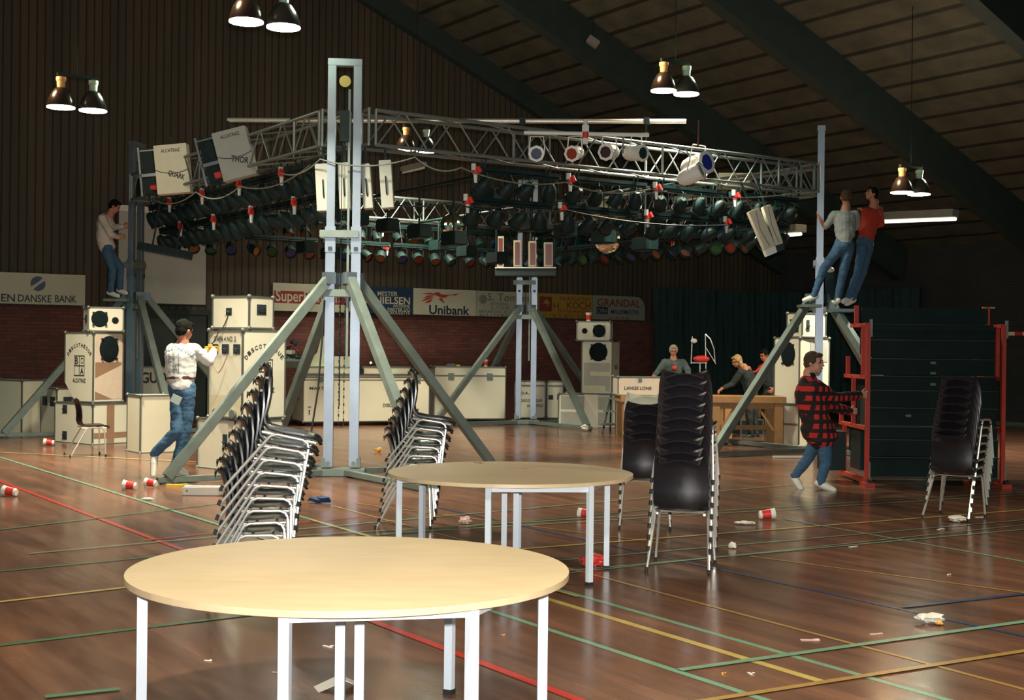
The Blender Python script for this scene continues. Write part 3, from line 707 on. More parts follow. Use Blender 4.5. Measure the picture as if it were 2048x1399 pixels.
# ------------------------------------------------------------------ crew platform of white flood cans and top pipe
PY = 19.9
a, b = P(455, 240, PY), P(1372, 243, PY)
t = thing('scaffold_pipe', 'long aluminium pipe lying across the top of the two front trusses', 'pipe', a)
mb = MB(); mb.cyl((0, 0, 0), b - a, .035, seg=12); mb.build('tube', mat('bright_aluminium_tube', (0.75, 0.72, 0.64), 0.35, 0.5), t)
for px in (587, 1045, 1293):
    q = P(px, 242, PY) - a
    mb = MB(); mb.box(q, (.09, .09, .1)); mb.box(q + Vector((0, 0, -.18)), (.03, .03, .3)); mb.build('clamp', BLACKM, t)
a, b = P(1048, 265, 18.3), P(1298, 270, 18.3)
t = thing('spot_bar', 'white bar on top of the front-right truss carrying four white flood lamps', 'lamp bar', a)
mb = MB(); mb.cyl((0, 0, 0), b - a, .028, seg=12); mb.build('tube', WHITEP, t)
mb = MB()
for px in (1100, 1247): mb.cyl(P(px, 268, 18.3) - a, P(px, 268, 18.3) - a + Vector((0, .1, -.25)), .014)
mb.build('stand', TR, t)
def flood(px, py, Y, r, pan, tilt, gcol, gname, label, L=.30, rods=True):
    c = P(px, py, Y); t = thing('flood_lamp', label, 'flood lamp', c, 0, 'white flood lamps on the front-right truss')
    rot = Matrix.Rotation(R(pan), 4, 'Z') @ Matrix.Rotation(R(tilt), 4, 'X'); m = rot @ Matrix.Rotation(PI / 2, 4, 'X')
    mb = MB(); mb.lathe([(0, -L), (r * .5, -L), (r * .85, -L * .85), (r, -L * .6), (r, 0)], m, 24); mb.build('housing', WHITEP, t)
    mb = MB(); 
    for k in range(8):
        pass
    mb.lathe([(r * .78, .0), (r * 1.14, .0), (r * 1.16, .03), (r * .8, .035)], m, 8); mb.build('colour_frame', WHITEP, t)
    mb = MB(); mb.lathe([(0, .012), (r * .86, .012)], m, 24); mb.build('filter', mat('filter_' + gname, gcol, 0.15), t)
    mb = MB(); ps = [[rot @ Vector((s * r, L * .35, 0)), rot @ Vector((s * r * 1.08, L * .35, r * .6)), Vector((0, 0, r + .13)) + rot @ Vector((s * r * .9, L * .3, 0))] for s in (-1, 1)]
    mb.tube(ps[0] + ps[1][::-1], .010, 6); mb.build('yoke', WHITEP, t); return t
flood(1073, 307, 18.3, .10, -4, 12, (.010, .03, .09), 'blue', 'white flood lamp with a blue filter at the near end of the white bar')
flood(1145, 307, 18.3, .10, -22, 12, (.28, .035, .015), 'bright_red', 'white flood lamp with a bright red filter, second on the white bar')
flood(1213, 304, 18.3, .105, -28, 8, (.06, .02, .02), 'dark_red', 'white flood lamp with a dark red filter, third on the white bar')
flood(1283, 306, 18.3, .105, 38, 5, (.02, .04, .035), 'green', 'white flood lamp with a dark green filter at the far end of the white bar', .34)
flood(1411, 325, 18.9, .15, 40, -8, (.02, .04, .28), 'deep_blue', 'large white flood lamp with a deep blue filter hanging from a short chain', .42)
flood(1400, 342, 18.6, .12, 60, -20, (.3, .3, .28), 'clear', 'white flood lamp tucked below the large blue-filtered one', .34)
a = P(1397, 240, 18.8); cable('hanging_chain', 'short chain with a ring above the large white flood lamp', [a, P(1396, 295, 18.8)], .014, BELT)
q = thing('cable_plug', 'red and white plug in the middle of the white lamp bar', 'plug', P(1171, 262, 18.2)); mb = MB(); mb.box((0, 0, 0), (.09, .09, .16)); mb.cyl((0, 0, .08), (0, 0, .16), .03); mb.box((0, 0, -.14), (.07, .07, .08)); mb.build('shell', TOP_W, q); mb = MB(); mb.cyl((0, -.05, -.02), (0, -.05, -.1), .04); mb.build('collar', REDP, q)

# ------------------------------------------------------------------ effect boxes on the rig
def px_box(name, label, cat, quadpx, Y, depth, bm, group=None, texts=(), extra=None):
    # a tilted box whose front face has the four given pixel corners (bl, br, tr, tl) at depth Y
    bl, br, tr, tl = [P(*q, Y) for q in quadpx]; t = thing(name, label, cat, bl, 0, group)
    ux = ((br - bl) + (tr - tl)); w = ux.length / 2; ux.normalize(); uz = ((tl - bl) + (tr - br)); h = uz.length / 2; uz = (uz - ux * uz.dot(ux)).normalized(); uy = uz.cross(ux)
    rot = Matrix((ux, uy, uz)).transposed(); t.rotation_euler = rot.to_euler()
    mb = MB(); mb.box((w / 2, depth / 2, h / 2), (w, depth, h)); mb.build('housing', bm, t, bevel=.006)
    return t, w, h
for (lab, quadpx, Y, big, bigt) in (('white effect box reading THOR hung on the front-left truss', ((447, 363), (513, 341), (485, 251), (418, 263)), 19.3, 'THOR', 1), ('bright white effect box reading QUARK next to the left mast', ((315, 389), (378, 382), (366, 286), (298, 291)), 21.6, 'QUARK', 0)):
    t, w, h = px_box('effect_box', lab, 'light box', quadpx, Y, .22, mat('grey_white_box', (0.40, 0.41, 0.38), .5) if bigt else mat('bright_white_box', (0.80, 0.76, 0.60), .5))
    mb = MB(); add_text(mb, 'ALCATRAZ', w * .22, h * .84, w * .58, h * .07, -.003, .02); add_text(mb, big, w * .35, h * .36, w * .52, h * .13, -.003, .03, rot=R(-22)); mb.build('lettering', INK, t)
    mb = MB(); mb.box((-.26, .06, h / 2), (.03, .05, h)); mb.box((-.13, .06, h * .42), (.26, .05, .05)); mb.box((-.13, .08, h * .93), (.26, .03, .02)); mb.build('side_frame', ALU, t)
    mb = MB(); mb.box((-.12, .14, h * .5), (.22, .12, h * .96)); mb.build('lamp_drum', BLACKM, t, bevel=.03)
    mb = MB(); mb.cyl((-.10, .02, h * .16), (-.01, .02, h * .16), .045, seg=12); mb.build('plug', REDP, t)
    mb = MB(); mb.tube([(0.0, -.01, h * .5), (.1, -.012, h * .44), (w * .5, -.012, h * .4), (w * .8, -.012, h * .42), (w + .02, -.01, h * .47)], .006, 5); mb.build('lead', INK, t)
    mb = MB(); mb.box((w / 2, .16, h + .0), (.04, .04, .3)); mb.build('hook', BLACKM, t)
# four narrow white colour units behind the near mast
for k, (a, b, c, d) in enumerate((((634, 422), (666, 421), (667, 326), (638, 328)), ((679, 418), (702, 417), (705, 324), (682, 325)), ((727, 417), (746, 416), (749, 326), (730, 328)), ((763, 416), (787, 415), (792, 319), (767, 321)))):
    t, w, h = px_box('colour_unit', ['first', 'second', 'third', 'last'][k] + ' of four narrow white light units hanging behind the tall near mast, from the left', 'light unit', (a, b, c, d), 17.19, .20, mat('unit_cream', (.42, .41, .35), .5), 'narrow white light units behind the near mast')
    mb = MB(); mb.tube([(w * .5, -.01, h * .28), (w * .5, -.035, h * .34), (w * .5, -.035, h * .6), (w * .5, -.01, h * .66)], .009, 6); mb.build('handle', BLACKM, t)
    mb = MB(); mb.box((w / 2, .15, h + .1), (.03, .03, .25)); mb.build('hook', BLACKM, t)
mb = MB(); mb.tube([P(655, 330, 17.5), P(648, 380, 17.5), P(655, 396, 17.5), P(700, 404, 17.5), P(760, 398, 17.5)], .008, 6); tag(mb.build('power_cable', RUBBER), 'thin black lead running across the four narrow white light units', 'cable')
# red-fronted units on a shelf at the far side
for k, (x0p, x1p, yb, yt) in enumerate(((994, 1008, 534, 472), (1027, 1042, 533, 480), (1057, 1073, 533, 482), (1088, 1106, 533, 484))):
    t, w, h = px_box('colour_unit', ['tall first', 'second', 'third', 'last'][k] + ' red-fronted light unit standing on the dark shelf below the back truss corner', 'light unit', ((x0p, yb), (x1p, yb), (x1p, yt), (x0p, yt)), 26.9, .25, mat('tan_box', (0.42, 0.36, 0.24), .6), 'red-fronted light units on the dark shelf')
    mb = MB(); quad(mb, .03, .04, w - .03, h - .04, -.004); mb.build('red_front', mat('dim_red_glass', (0.10, 0.012, 0.010), .3), t)
t, w, h = px_box('equipment_shelf', 'dark hanging shelf holding the red-fronted light units at the back', 'shelf', ((990, 551), (1112, 551), (1112, 536), (990, 536)), 26.8, .45, mat('dark_teal_paint', (0.012, 0.026, 0.026), .6))
mb = MB(); mb.box((w / 2, -.01, h + .01), (w, .02, .02)); mb.build('edge_rail', WHITEP, t)
for x in (.02, w - .02): mb = MB(); mb.box((x, .4, h / 2 + .6), (.03, .03, 1.2)); mb.build('hanger', BLACKM, t)
# twin slim white boxes at the right corner of the rig
for k, q in enumerate((((1530, 500), (1552, 491), (1523, 412), (1503, 421)), ((1551, 491), (1568, 485), (1541, 408), (1527, 412)))):
    t, w, h = px_box('scanner_box', ('left' if k == 0 else 'right') + ' half of the twin slim white boxes tilted below the right end of the rig', 'light box', q, 20.0, .2, mat('warm_grey_box', (0.46, 0.43, 0.34), .5), 'twin slim white boxes')
    mb = MB(); mb.box((w / 2, .12, -.05), (w, .2, .1)); mb.build('end_cap', BLACKM if k else WHITEP, t)
    mb = MB(); mb.tube([(w * .5, -.01, h * .05), (w * .3, -.015, h * .5), (w * .6, -.01, h * .95)], .005, 5); mb.build('lead', INK, t)
    mb = MB(); mb.box((w / 2, .1, h + .2), (.03, .03, .5)); mb.build('hook', BLACKM, t)
# black strip lamp below the left mast corner
t, w, h = px_box('strip_lamp', 'long black strip lamp tilted in front of the projection screen', 'lamp', ((273, 498), (379, 520), (383, 503), (276, 484)), 22.6, .16, BLACKM)
mb = MB(); [mb.cyl((w * (k + .5) / 8, -.005, h / 2), (w * (k + .5) / 8, .02, h / 2), h * .36, seg=10) for k in range(8)]; mb.build('lamp_cell', mat('dark_glass', (0.02, 0.03, 0.03), .1), t)
for f_ in (.25, .7): mb = MB(); mb.box((w * f_, .08, h + .4), (.025, .025, .9)); mb.build('hanger', BLACKM, t)
# mirror ball
def mirror_ball(px, py, Y, r, label):
    c = P(px, py, Y); t = thing('mirror_ball', label, 'mirror ball', c)
    mb = MB(); nlat = 18
    bmesh.ops.create_uvsphere(mb.bm, u_segments=30, v_segments=18, radius=r)
    for f in mb.bm.faces: f.smooth = False
    me = bpy.data.meshes.new('ball'); mb.bm.to_mesh(me); mb.bm.free(); me.materials.append(mat('mirror_tiles', (0.75, 0.78, 0.70), 0.12, 1.0)); o = bpy.data.objects.new('ball', me); COL.objects.link(o); o.parent = t
    mb = MB(); mb.cyl((0, 0, r), (0, 0, r + .9), .01); mb.cyl((0, 0, r + .0), (0, 0, r + .08), .05); mb.build('spindle', BLACKM, t)
mirror_ball(905, 452, 21.5, .21, 'mirror ball hanging in the middle of the rig')
mirror_ball(1216, 478, 23.5, .26, 'larger mirror ball further back in the rig, above the far speaker stack')
# white pin spots
for k, (px, py) in enumerate(((1019, 378), (1042, 378), (1019, 411), (1042, 411), (1019, 443), (1042, 443))):
    c = P(px, py, 21); t = thing('pin_spot', f'{ORD[k]} small white pin spot, counted row by row, on the ladder frame inside the rig', 'pin spot', c, 0, 'small white pin spots on the ladder frame')
    mb = MB(); mb.cyl((-.05, .03, -.03), (.05, -.03, .03), .028, seg=10); mb.build('housing', WHITEP, t)
    mb = MB(); mb.cyl((.02, 0, 0), (.09 if k % 2 == 0 else -.09, .02, .03), .007); mb.build('arm', BLACKM, t)
t = thing('ladder_frame', 'thin black frame carrying six white pin spots inside the rig', 'frame', P(1031, 445, 21)); 
mb = MB(); [mb.cyl((0, .02, z), (.0, .02, z + .28), .012) for z in (0, .27, .54)]; mb.cyl((-.0, .02, .5), (0, .02, 1.2), .012); mb.build('upright', BLACKM, t)
# fluorescent battens inside and behind the rig
def batten(name, label, p0, p1, w=.12, h=.07, lit=None):
    p0, p1 = Vector(p0), Vector(p1); t = thing(name, label, 'fluorescent light', p0); d = p1 - p0
    mb = MB(); mb.bar((0, 0, 0), d, w, h); mb.build('housing', mat('batten_housing', (0.22, 0.21, 0.17), .5), t, bevel=.01)
    tm = mat('lit_tube_' + name, (.8, .8, .7), .4, emit=lit[0], estr=lit[1]) if lit else mat('unlit_tube', (0.6, 0.62, 0.55), .3)
    mb = MB(); mb.cyl(Vector((0, 0, -h * .75)), d + Vector((0, 0, -h * .75)), .02 if not lit else .028, seg=10); mb.build('tube', tm, t)
    return t
batten('ceiling_batten', 'lit fluorescent light hanging beyond the two climbers', P(1768, 432, 23.0), P(1912, 426, 22.0), .22, .13, ((1.0, 1.0, .72), 2.6))
batten('ceiling_batten', 'lit fluorescent light partly behind the twin slim white boxes', P(1500, 466, 25), P(1602, 456, 23.6), .26, .14, ((.9, 1.0, .7), 1.8))
batten('light_strip', 'unlit white strip inside the rig above the larger mirror ball', P(1186, 393, 22.6), P(1290, 376, 22))
batten('light_strip', 'unlit white strip inside the rig behind the large blue-filtered lamp', P(1346, 398, 23.2), P(1410, 387, 22.8))
batten('light_strip', 'unlit white strip right behind the last narrow white light unit', P(806, 338, 20.5), P(848, 328, 20))
# bright box and panel at the back corner, lit look put into their colours
t, w, h = px_box('effect_box', 'bright lit white box at the back-right truss beside the large flood lamp', 'light box', ((1437, 375), (1500, 377), (1500, 346), (1437, 346)), 23.8, .3, mat('lit_white', (0.80, 0.74, 0.50), .5)); mb = MB(); mb.box((w / 2, .15, h + .1), (.03, .03, .3)); mb.build('hook', BLACKM, t)
t, w, h = px_box('effect_box', 'cream round-cornered box behind the back-right truss', 'light box', ((1186, 431), (1231, 431), (1231, 401), (1186, 401)), 26.2, .3, mat('lit_cream', (0.62, 0.56, 0.32), .5)); mb = MB(); mb.box((w / 2, .15, h + .15), (.03, .03, .3)); mb.build('hook', BLACKM, t)
# small dark effects along the inner pipes
for j in range(2):
    o0 = FM + E1 * (SIDE * (j + 1) / 3) + E2 * .3; o1 = FM + E1 * (SIDE * (j + 1) / 3) + E2 * (SIDE - .3)
    t = thing('inner_pipe', ('near' if j == 0 else 'far') + 'er dark pipe crossing the inside of the rig' if j == 0 else 'second dark pipe crossing the inside of the rig further right', 'pipe', (o0.x, o0.y, 4.25), ANG + PI / 2)
    mb = MB(); mb.cyl((0, 0, 0), ((o1 - o0).length, 0, 0), .028); mb.build('tube', BLACKM, t)
    for k in range(7):
        xx = .7 + k * 1.1; lab = f'{["first","second","third","fourth","fifth","sixth","seventh"][k]} dark scanner hanging on the {"first" if j == 0 else "second"} inner pipe of the rig'
        q = thing('scanner_light', lab, 'effect light', t.matrix_basis @ Vector((xx, 0, 0)) if False else (Vector((o0.x, o0.y, 4.25)) + E2 * xx), ANG + PI / 2, 'dark scanners on the inner pipes')
        dz = -.35 - .18 * ((k * 7 + j * 3) % 4)
        mb = MB(); mb.box((0, 0, dz), (.42, .24, .22)); mb.build('housing', BLACKM, q, bevel=.02)
        mb = MB(); mb.box((.27, 0, dz), (.12, .16, .02), Matrix.Rotation(R(35), 3, 'Y')); mb.build('mirror', mat('scanner_mirror', (.5, .55, .55), .1, 1), q)
        mb = MB(); mb.cyl((0, 0, dz + .1), (0, 0, .02), .015); mb.build('hanger', BLACKM, q)
        mb = MB(); mb.cyl((-.05, -.125, dz + .03), (-.05, -.13, dz + .03), .035); mb.build('lens', GELS[(k + j) % 4], q)

# ------------------------------------------------------------------ high-bay lamps of the hall
def highbay(px, py, Y, label, view=True, drop=.05):
    c = P(px, py, Y) if view else Vector((px, py, Y))
    t = thing('high_bay_lamp', label, 'ceiling lamp', c, ANG, 'pairs of high-bay lamps under the roof')
    D = (CORNER - c).dot(E1); top = roofz(D) - c.z - drop
    for k, (dx, refl, ec, lc) in enumerate(((-.225, (0.03, .022, .018), (1.0, .78, .50), (1.0, .62, .34)), (.225, (.025, .028, .024), (1.0, .94, .72), (.88, 1.0, .72)))):
        mb = MB(); m = Matrix.Translation((dx, 0, 0))
        mb.lathe([(.195, 0), (.188, .06), (.15, .16), (.10, .24), (.06, .27), (.0, .27)], m, 28)
        rf = mb.build('reflector', mat('smoked_reflector_%d' % k, refl, .25, 0, .1, 5), t)
        mb = MB(); mb.lathe([(0, .0), (.193, 0), (.193, -.015), (0, -.03)], m, 28)
        mb.build('lens', mat('lamp_lens_%d' % k, (1, .95, .85), .4, emit=ec, estr=22.0), rf)
        mb = MB(); mb.lathe([(0, .26), (.055, .26), (.06, .36), (.07, .37), (.07, .42), (0, .43)], m, 16); mb.build('ballast', mat('ballast_glow_tint_%d' % k, (.55, .30, .12) if k == 0 else (.35, .5, .38), .4), t)  # orange and green glow above the reflectors put into the ballast colours
        al = area_light('lamp_glow', (0, 0, 0), (0, 0, 0), .4, LAMP_POWER, (1.0, .80, .58) if k == 0 else (.95, 1.0, .80), 'DISK', spread=R(132)); al.parent = t; al.location = (dx, 0, -.06)
        pl = bpy.data.lights.new('reflector_glow', 'POINT'); pl.energy = 26; pl.color = lc; pl.shadow_soft_size = .1; po = bpy.data.objects.new('reflector_glow', pl); COL.objects.link(po); po.parent = t; po.location = (dx * 2.4, 0, .42)
    mb = MB(); mb.box((0, 0, .46), (.56, .05, .04)); mb.build('cross_bar', BLACKM, t)
    mb = MB(); mb.cyl((0, 0, .46), (0, 0, top), .007, seg=6); mb.build('suspension_cable', BLACKM, t)
highbay(530, 48, 15.0, 'pair of high-bay lamps cut by the top edge above the THOR box')
highbay(154, 217, 18.8, 'pair of high-bay lamps high in front of the left wall boards')
highbay(1350, 184, 20.1, 'pair of high-bay lamps hanging over the white flood lamps')
highbay(1821, 386, 23.2, 'pair of high-bay lamps beyond the man in the red shirt')
highbay(832, 300, 26.0, 'pair of high-bay lamps seen through the truss beside the near mast', drop=.95)
for p_ in ((.4, 3.0, 5.8), (-7.5, 5.5, 6.0), (6.8, 8.0, 5.2)):
    highbay(*p_, 'pair of high-bay lamps above the near half of the hall', view=False)

c = P(1186, 84, 27.6); t = thing('ceiling_speaker', 'small grey box fixed under the middle roof beam', 'speaker', c)
mb = MB(); mb.box((0, 0, 0), (.26, .2, .16), Matrix.Rotation(R(35), 3, 'Y')); mb.build('housing', mat('grey_box', (.25, .22, .22), .6), t, bevel=.01)
mb = MB(); mb.cyl((0, 0, 0), (0, 0, .5), .012); mb.build('bracket', BLACKM, t)
# ------------------------------------------------------------------ round tables
def half_round_table(c, angs, ctr_off, label, a0):
    t = thing('round_table_half', label, 'table', (c[0], c[1], 0), 0, 'halves of the two round tables'); r = .935; zt = .73; th = .026
    # half disc: chord direction a0, arc on the side a0 .. a0+180
    n = 40; pts = [Vector((r * math.cos(R(a0) + PI * k / n), r * math.sin(R(a0) + PI * k / n), 0)) for k in range(n + 1)]
    mb = MB(); lo = [mb.bm.verts.new(p + Vector((0, 0, zt - th))) for p in pts]; hi = [mb.bm.verts.new(p + Vector((0, 0, zt))) for p in pts]
    mb.bm.faces.new(hi); mb.bm.faces.new(lo[::-1])
    for k in range(n + 1): mb.bm.faces.new((lo[k], lo[(k + 1) % (n + 1)], hi[(k + 1) % (n + 1)], hi[k]))
    top = mb.build('table_top', TABLETOP, t, bevel=.004)
    legs = [Vector((rr * math.cos(R(a)), rr * math.sin(R(a)), 0)) for a, rr in angs] + [Vector((ctr_off[0], ctr_off[1], 0))]
    for p in legs:
        rot = Matrix.Rotation(math.atan2(p.y, p.x), 3, 'Z') if p.length > .2 else Matrix.Rotation(0, 3, 'Z')
        mb = MB(); mb.box(p + Vector((0, 0, .36)), (.042, .042, .69), rot); lg = mb.build('leg', GREYLEG, t, bevel=.004)
        mb = MB(); mb.box(p + Vector((0, 0, .012)), (.046, .046, .024), rot); mb.build('foot_cap', RUBBER, lg)
    mb = MB(); seq = [legs[-1]] + legs[:-1] + [legs[-1]]
    for a, b in zip(seq[:-1], seq[1:]): mb.bar(a + Vector((0, 0, .682)), b + Vector((0, 0, .682)), .03, .042)
    mb.build('frame', GREYLEG, t, bevel=.003)
    return t
C1, C2 = (-.68, 5.66), (.0, 10.1)
half_round_table(C1, [(-100, .82), (-51, .86), (5, .83)], (.045, -.03), 'near half of the large round birch table in the foreground', -137)
half_round_table(C1, [(62, .84), (120, .80), (194, .86)], (-.045, .03), 'far half of the large round birch table in the foreground', 43)
half_round_table(C2, [(-101, .80), (-52, .94 * .98), (0, .74)], (.045, -.03), 'near half of the second round birch table, behind the foreground one', -143)
half_round_table(C2, [(85, .84), (147, .84), (194, .86)], (-.045, .03), 'far half of the second round birch table, behind the foreground one', 37)
for (px, py, a, l) in ((1042, 936, 4, .22), (955, 925, -60, .12)):
    p = G(px, py, .731); mb = MB(); mb.box((0, 0, 0), (l, .012, .002), R(a)); mb.box((.03, .01, 0), (.05, .02, .002), R(a + 8))
    o = mb.build('spill_stain', mat('brown_spill', (.16, .06, .03), .4)); o.location = p; tag(o, 'dark brown spill streak %s of the second round table' % ('in the middle' if px > 1000 else 'near the far edge'), 'stain')

# ------------------------------------------------------------------ stacking chairs
def chair_meshes():
    prof = [(-.285, .835), (-.262, .842), (-.243, .825), (-.222, .76), (-.206, .68), (-.202, .60), (-.205, .53), (-.185, .475), (-.13, .452), (-.03, .447), (.08, .453), (.16, .452), (.205, .438), (.222, .415)]
    hw = [.15, .175, .19, .205, .21, .212, .21, .208, .212, .218, .220, .218, .205, .17]; nj = 10; th = .012
    rows_t, rows_b = [], []
    for i, ((x, z), w) in enumerate(zip(prof, hw)):
        a = Vector(prof[max(i - 1, 0)]); b = Vector(prof[min(i + 1, len(prof) - 1)]); d = (b - a).normalized(); n = Vector((-d.y, d.x))  # normal in xz
        if n.x < 0 and i < 7: n = -n
        if n.y < 0 and i >= 7: n = -n
        back = i < 8; rt, rb = [], []
        for j in range(-nj // 2, nj // 2 + 1):
            u = j / (nj / 2); cv = (.035 if back else .018) * u * u
            p = Vector((x + n.x * cv, u * w, z + n.y * cv)); rt.append(p); rb.append(p - Vector((n.x * th, 0, n.y * th)))
        rows_t.append(rt); rows_b.append(rb)
    mb = MB(); mb.grid(rows_t); mb.grid(rows_b)
    def strip(a, b):
        for k in range(len(a) - 1):
            mb.bm.faces.new([mb.bm.verts.new(p) for p in (a[k], a[k + 1], b[k + 1], b[k])])
    strip(rows_t[0], rows_b[0]); strip(rows_t[-1], rows_b[-1]); strip([r[0] for r in rows_t], [r[0] for r in rows_b]); strip([r[-1] for r in rows_t], [r[-1] for r in rows_b])
    bmesh.ops.remove_doubles(mb.bm, verts=mb.bm.verts, dist=.0005)
    shell = mb.mesh('chair_shell')
    pad = MB()     # padded back and seat cushion
    pr = [(-.222, .80), (-.200, .74), (-.180, .66), (-.176, .58), (-.176, .52)]; rows = []
    for x, z in pr:
        rows.append([Vector((x + .004 + (.02 * u * u), u * .18, z)) for u in [j / 5 for j in range(-5, 6)]])
    pad.grid(rows); padm = pad.mesh('chair_back_pad')
    legs = []
    for s in (-1, 1):
        mb = MB(); y0, y1 = .205 * s, .235 * s; pts = [(-.36, y1, .0), (-.125, y0, .385), (-.105, y0, .415), (-.07, y0, .43), (.10, y0, .43), (.135, y0, .415), (.15, y0, .385), (.165, y1, .0)]
        pts = [Vector(p) for p in pts]; pts[0].x = -.34
        mb.tube(pts, .011, 8); lm = mb.mesh('chair_leg_frame'); legs.append(lm)
    rail = MB()
    for s in (-1, 1): rail.cyl((-.17, .18 * s, .425), (.19, .18 * s, .425), .011, seg=8)
    rail.cyl((-.03, -.2, .428), (-.03, .2, .428), .010, seg=8); rail.cyl((.1, -.2, .428), (.1, .2, .428), .010, seg=8); railm = rail.mesh('chair_rail')
    feet = []
    for s in (-1, 1):
        mb = MB(); mb.cyl((-.345, .236 * s, 0), (-.335, .234 * s, .035), .014, seg=8); feet.append(mb.mesh('chair_foot'))
        mb = MB(); mb.cyl((.165, .235 * s, 0), (.165, .234 * s, .035), .014, seg=8); feet.append(mb.mesh('chair_foot'))
    return shell, padm, legs, railm, feet
SHELL, PADM, LEGM, RAILM, FEETM = chair_meshes()
LAMIN = mat('black_lacquered_shell', (0.014, 0.016, 0.020), .22, 0, .1, 8, coat=.3)
for me, m_ in ((SHELL, LAMIN), (LEGM[0], CHROME), (LEGM[1], CHROME), (RAILM, CHROME), (PADM, VINYL)) + tuple((f_, RUBBER) for f_ in FEETM): me.materials.append(m_)
SHELLV = SHELL.copy(); SHELLV.materials.clear(); SHELLV.materials.append(VINYL)
SHELLC = SHELL.copy(); SHELLC.materials.clear(); SHELLC.materials.append(mat('cream_chair_shell', (.55, .52, .38), .4))
STEELD = mat('dark_chair_steel', (0.20, 0.20, 0.19), .25, .9); 
LEGD = [m.copy() for m in LEGM]; RAILD = RAILM.copy()
for m in LEGD + [RAILD]: m.materials.clear(); m.materials.append(STEELD)
def chair(label, mtx, kind='lacquer', group='stacked chairs'):
    t = bpy.data.objects.new('stacking_chair', None); COL.objects.link(t); t.empty_display_size = .1; t.matrix_world = mtx; tag(t, label, 'chair', group)
    sh = {'lacquer': SHELL, 'vinyl': SHELLV, 'cream': SHELLC}[kind]; lg = LEGM if kind != 'dark' else LEGD
    for nm, me in (('seat_shell', sh), ('leg_frame', LEGM[0]), ('leg_frame', LEGM[1]), ('seat_rail', RAILM)) + tuple(('rubber_foot', f_) for f_ in FEETM) + ((('back_pad', PADM),) if kind == 'cream' else ()):
        o = bpy.data.objects.new(nm, me); COL.objects.link(o); o.parent = t
    return t
NTH = ['bottom', 'second', 'third', 'fourth', 'fifth', 'sixth', 'seventh', 'eighth', 'ninth', 'tenth']
def chair_stack(x, y, az, n, desc, kind='lacquer', tilt0=4, dt=-1.6, dx=.046, dz=.081, kinds=None, lean=0.0):
    base = Matrix.Translation((x, y, 0)) @ Matrix.Rotation(R(az), 4, 'Z')
    for k in range(n):
        piv = Vector((0, 0, .43)); tl = R(-(tilt0 + dt * k)) if k else 0.0
        m = base @ Matrix.Translation((dx * k, lean * k, dz * k)) @ Matrix.Translation(piv) @ Matrix.Rotation(tl, 4, 'Y') @ Matrix.Translation(-piv)
        nm = 'topmost' if k == n - 1 else NTH[k]
        chair(f'{nm} chair {"" if nm in ("topmost", "bottom") else "from the bottom "}of {desc}', m, (kinds or {}).get(k, kind), 'chairs of ' + desc)
pa = P(552, 900, 8.75)
chair_stack(pa.x - .13, 8.85, 8, 9, 'the shiny black stack beside the big table', dx=.024, dt=-2.0)
chair_stack(P(845, 900, 12.3).x - .08, 12.35, 2, 8, 'the black stack behind the second table', dt=-1.8, dx=.022)
chair_stack(P(1368, 900, 10.25).x, 10.25, 76, 9, 'the vinyl stack right of both tables', 'vinyl', dt=-.6, dx=.030)
chair_stack(P(1300, 900, 12.2).x, 12.6, 84, 6, 'the half hidden stack topped with cream', 'vinyl', kinds={5: 'cream'}, dt=-.6, dx=.03)
chair_stack(P(1915, 900, 13.5).x, 13.5, 52, 8, 'the dark stack before the folded grandstand', 'vinyl', dt=-.8, dx=.035)
pc = G(178, 912); chair('single black chair standing alone before the left speaker stack', Matrix.Translation((pc.x, pc.y + .1, 0)) @ Matrix.Rotation(R(28), 4, 'Z'), 'vinyl', 'single chair')

# ------------------------------------------------------------------ flight cases and loudspeakers
def near(px, py): 
    g = G(px, py); return Vector((g.x, g.y, 0))
EDGE = mat('dark_aluminium_edge', (0.16, 0.17, 0.15), .45, .5)
def faces(w, d):
    FR = Matrix.Identity(4)
    FL = Matrix(((0, 1, 0, 0), (-1, 0, 0, d), (0, 0, 1, 0), (0, 0, 0, 1)))
    return FR, FL
def crate(name, label, cat, loc, th, w, d, h, m, group=None, edge=True, chamfer=0, corner=True, castors=False):
    t = thing(name, label, cat, loc, R(th), group); mb = MB(); z0 = .09 if castors else 0
    if chamfer: mb.prism([(0, z0), (d - chamfer, z0), (d, chamfer * 1.1), (d, h), (0, h)], w, Matrix(((0, 1, 0, 0), (1, 0, 0, 0), (0, 0, 1, 0), (0, 0, 0, 1))))
    else: mb.box((w / 2, d / 2, (z0 + h) / 2), (w, d, h - z0))
    mb.build('cabinet', m, t, bevel=.01)
    if edge:
        mb = MB(); e = .022
        for x in (0, w):
            for y in (0, d):
                if chamfer and y == d: mb.box((x, y, (h + chamfer * 1.1) / 2), (e, e, h - chamfer * 1.1)); continue
                mb.box((x, y, (h + z0) / 2), (e, e, h - z0))
        for z in (z0, h):
            for y in (0, d): 
                if not (chamfer and y == d and z == z0): mb.box((w / 2, y, z), (w, e, e))
            for x in (0, w): mb.box((x, (d - (chamfer if z == z0 else 0)) / 2, z), (e, d - (chamfer if z == z0 else 0), e))
        mb.build('edging', EDGE, t)
    if corner:
        for x in (0, w):
            for z in (z0, h):
                for y in (0, d):
                    if chamfer and y == d and z == z0: continue
                    mb = MB(); mb.sph((x, y, z), .033, 8); mb.build('corner_cap', EDGE, t)
    if castors:
        for x in (.1, w - .1):
            for y in (.1, d - .1):
                mb = MB(); mb.cyl((x, y - .02, .045), (x, y + .02, .045), .045, seg=14); mb.build('castor', RUBBER, t)
    return t
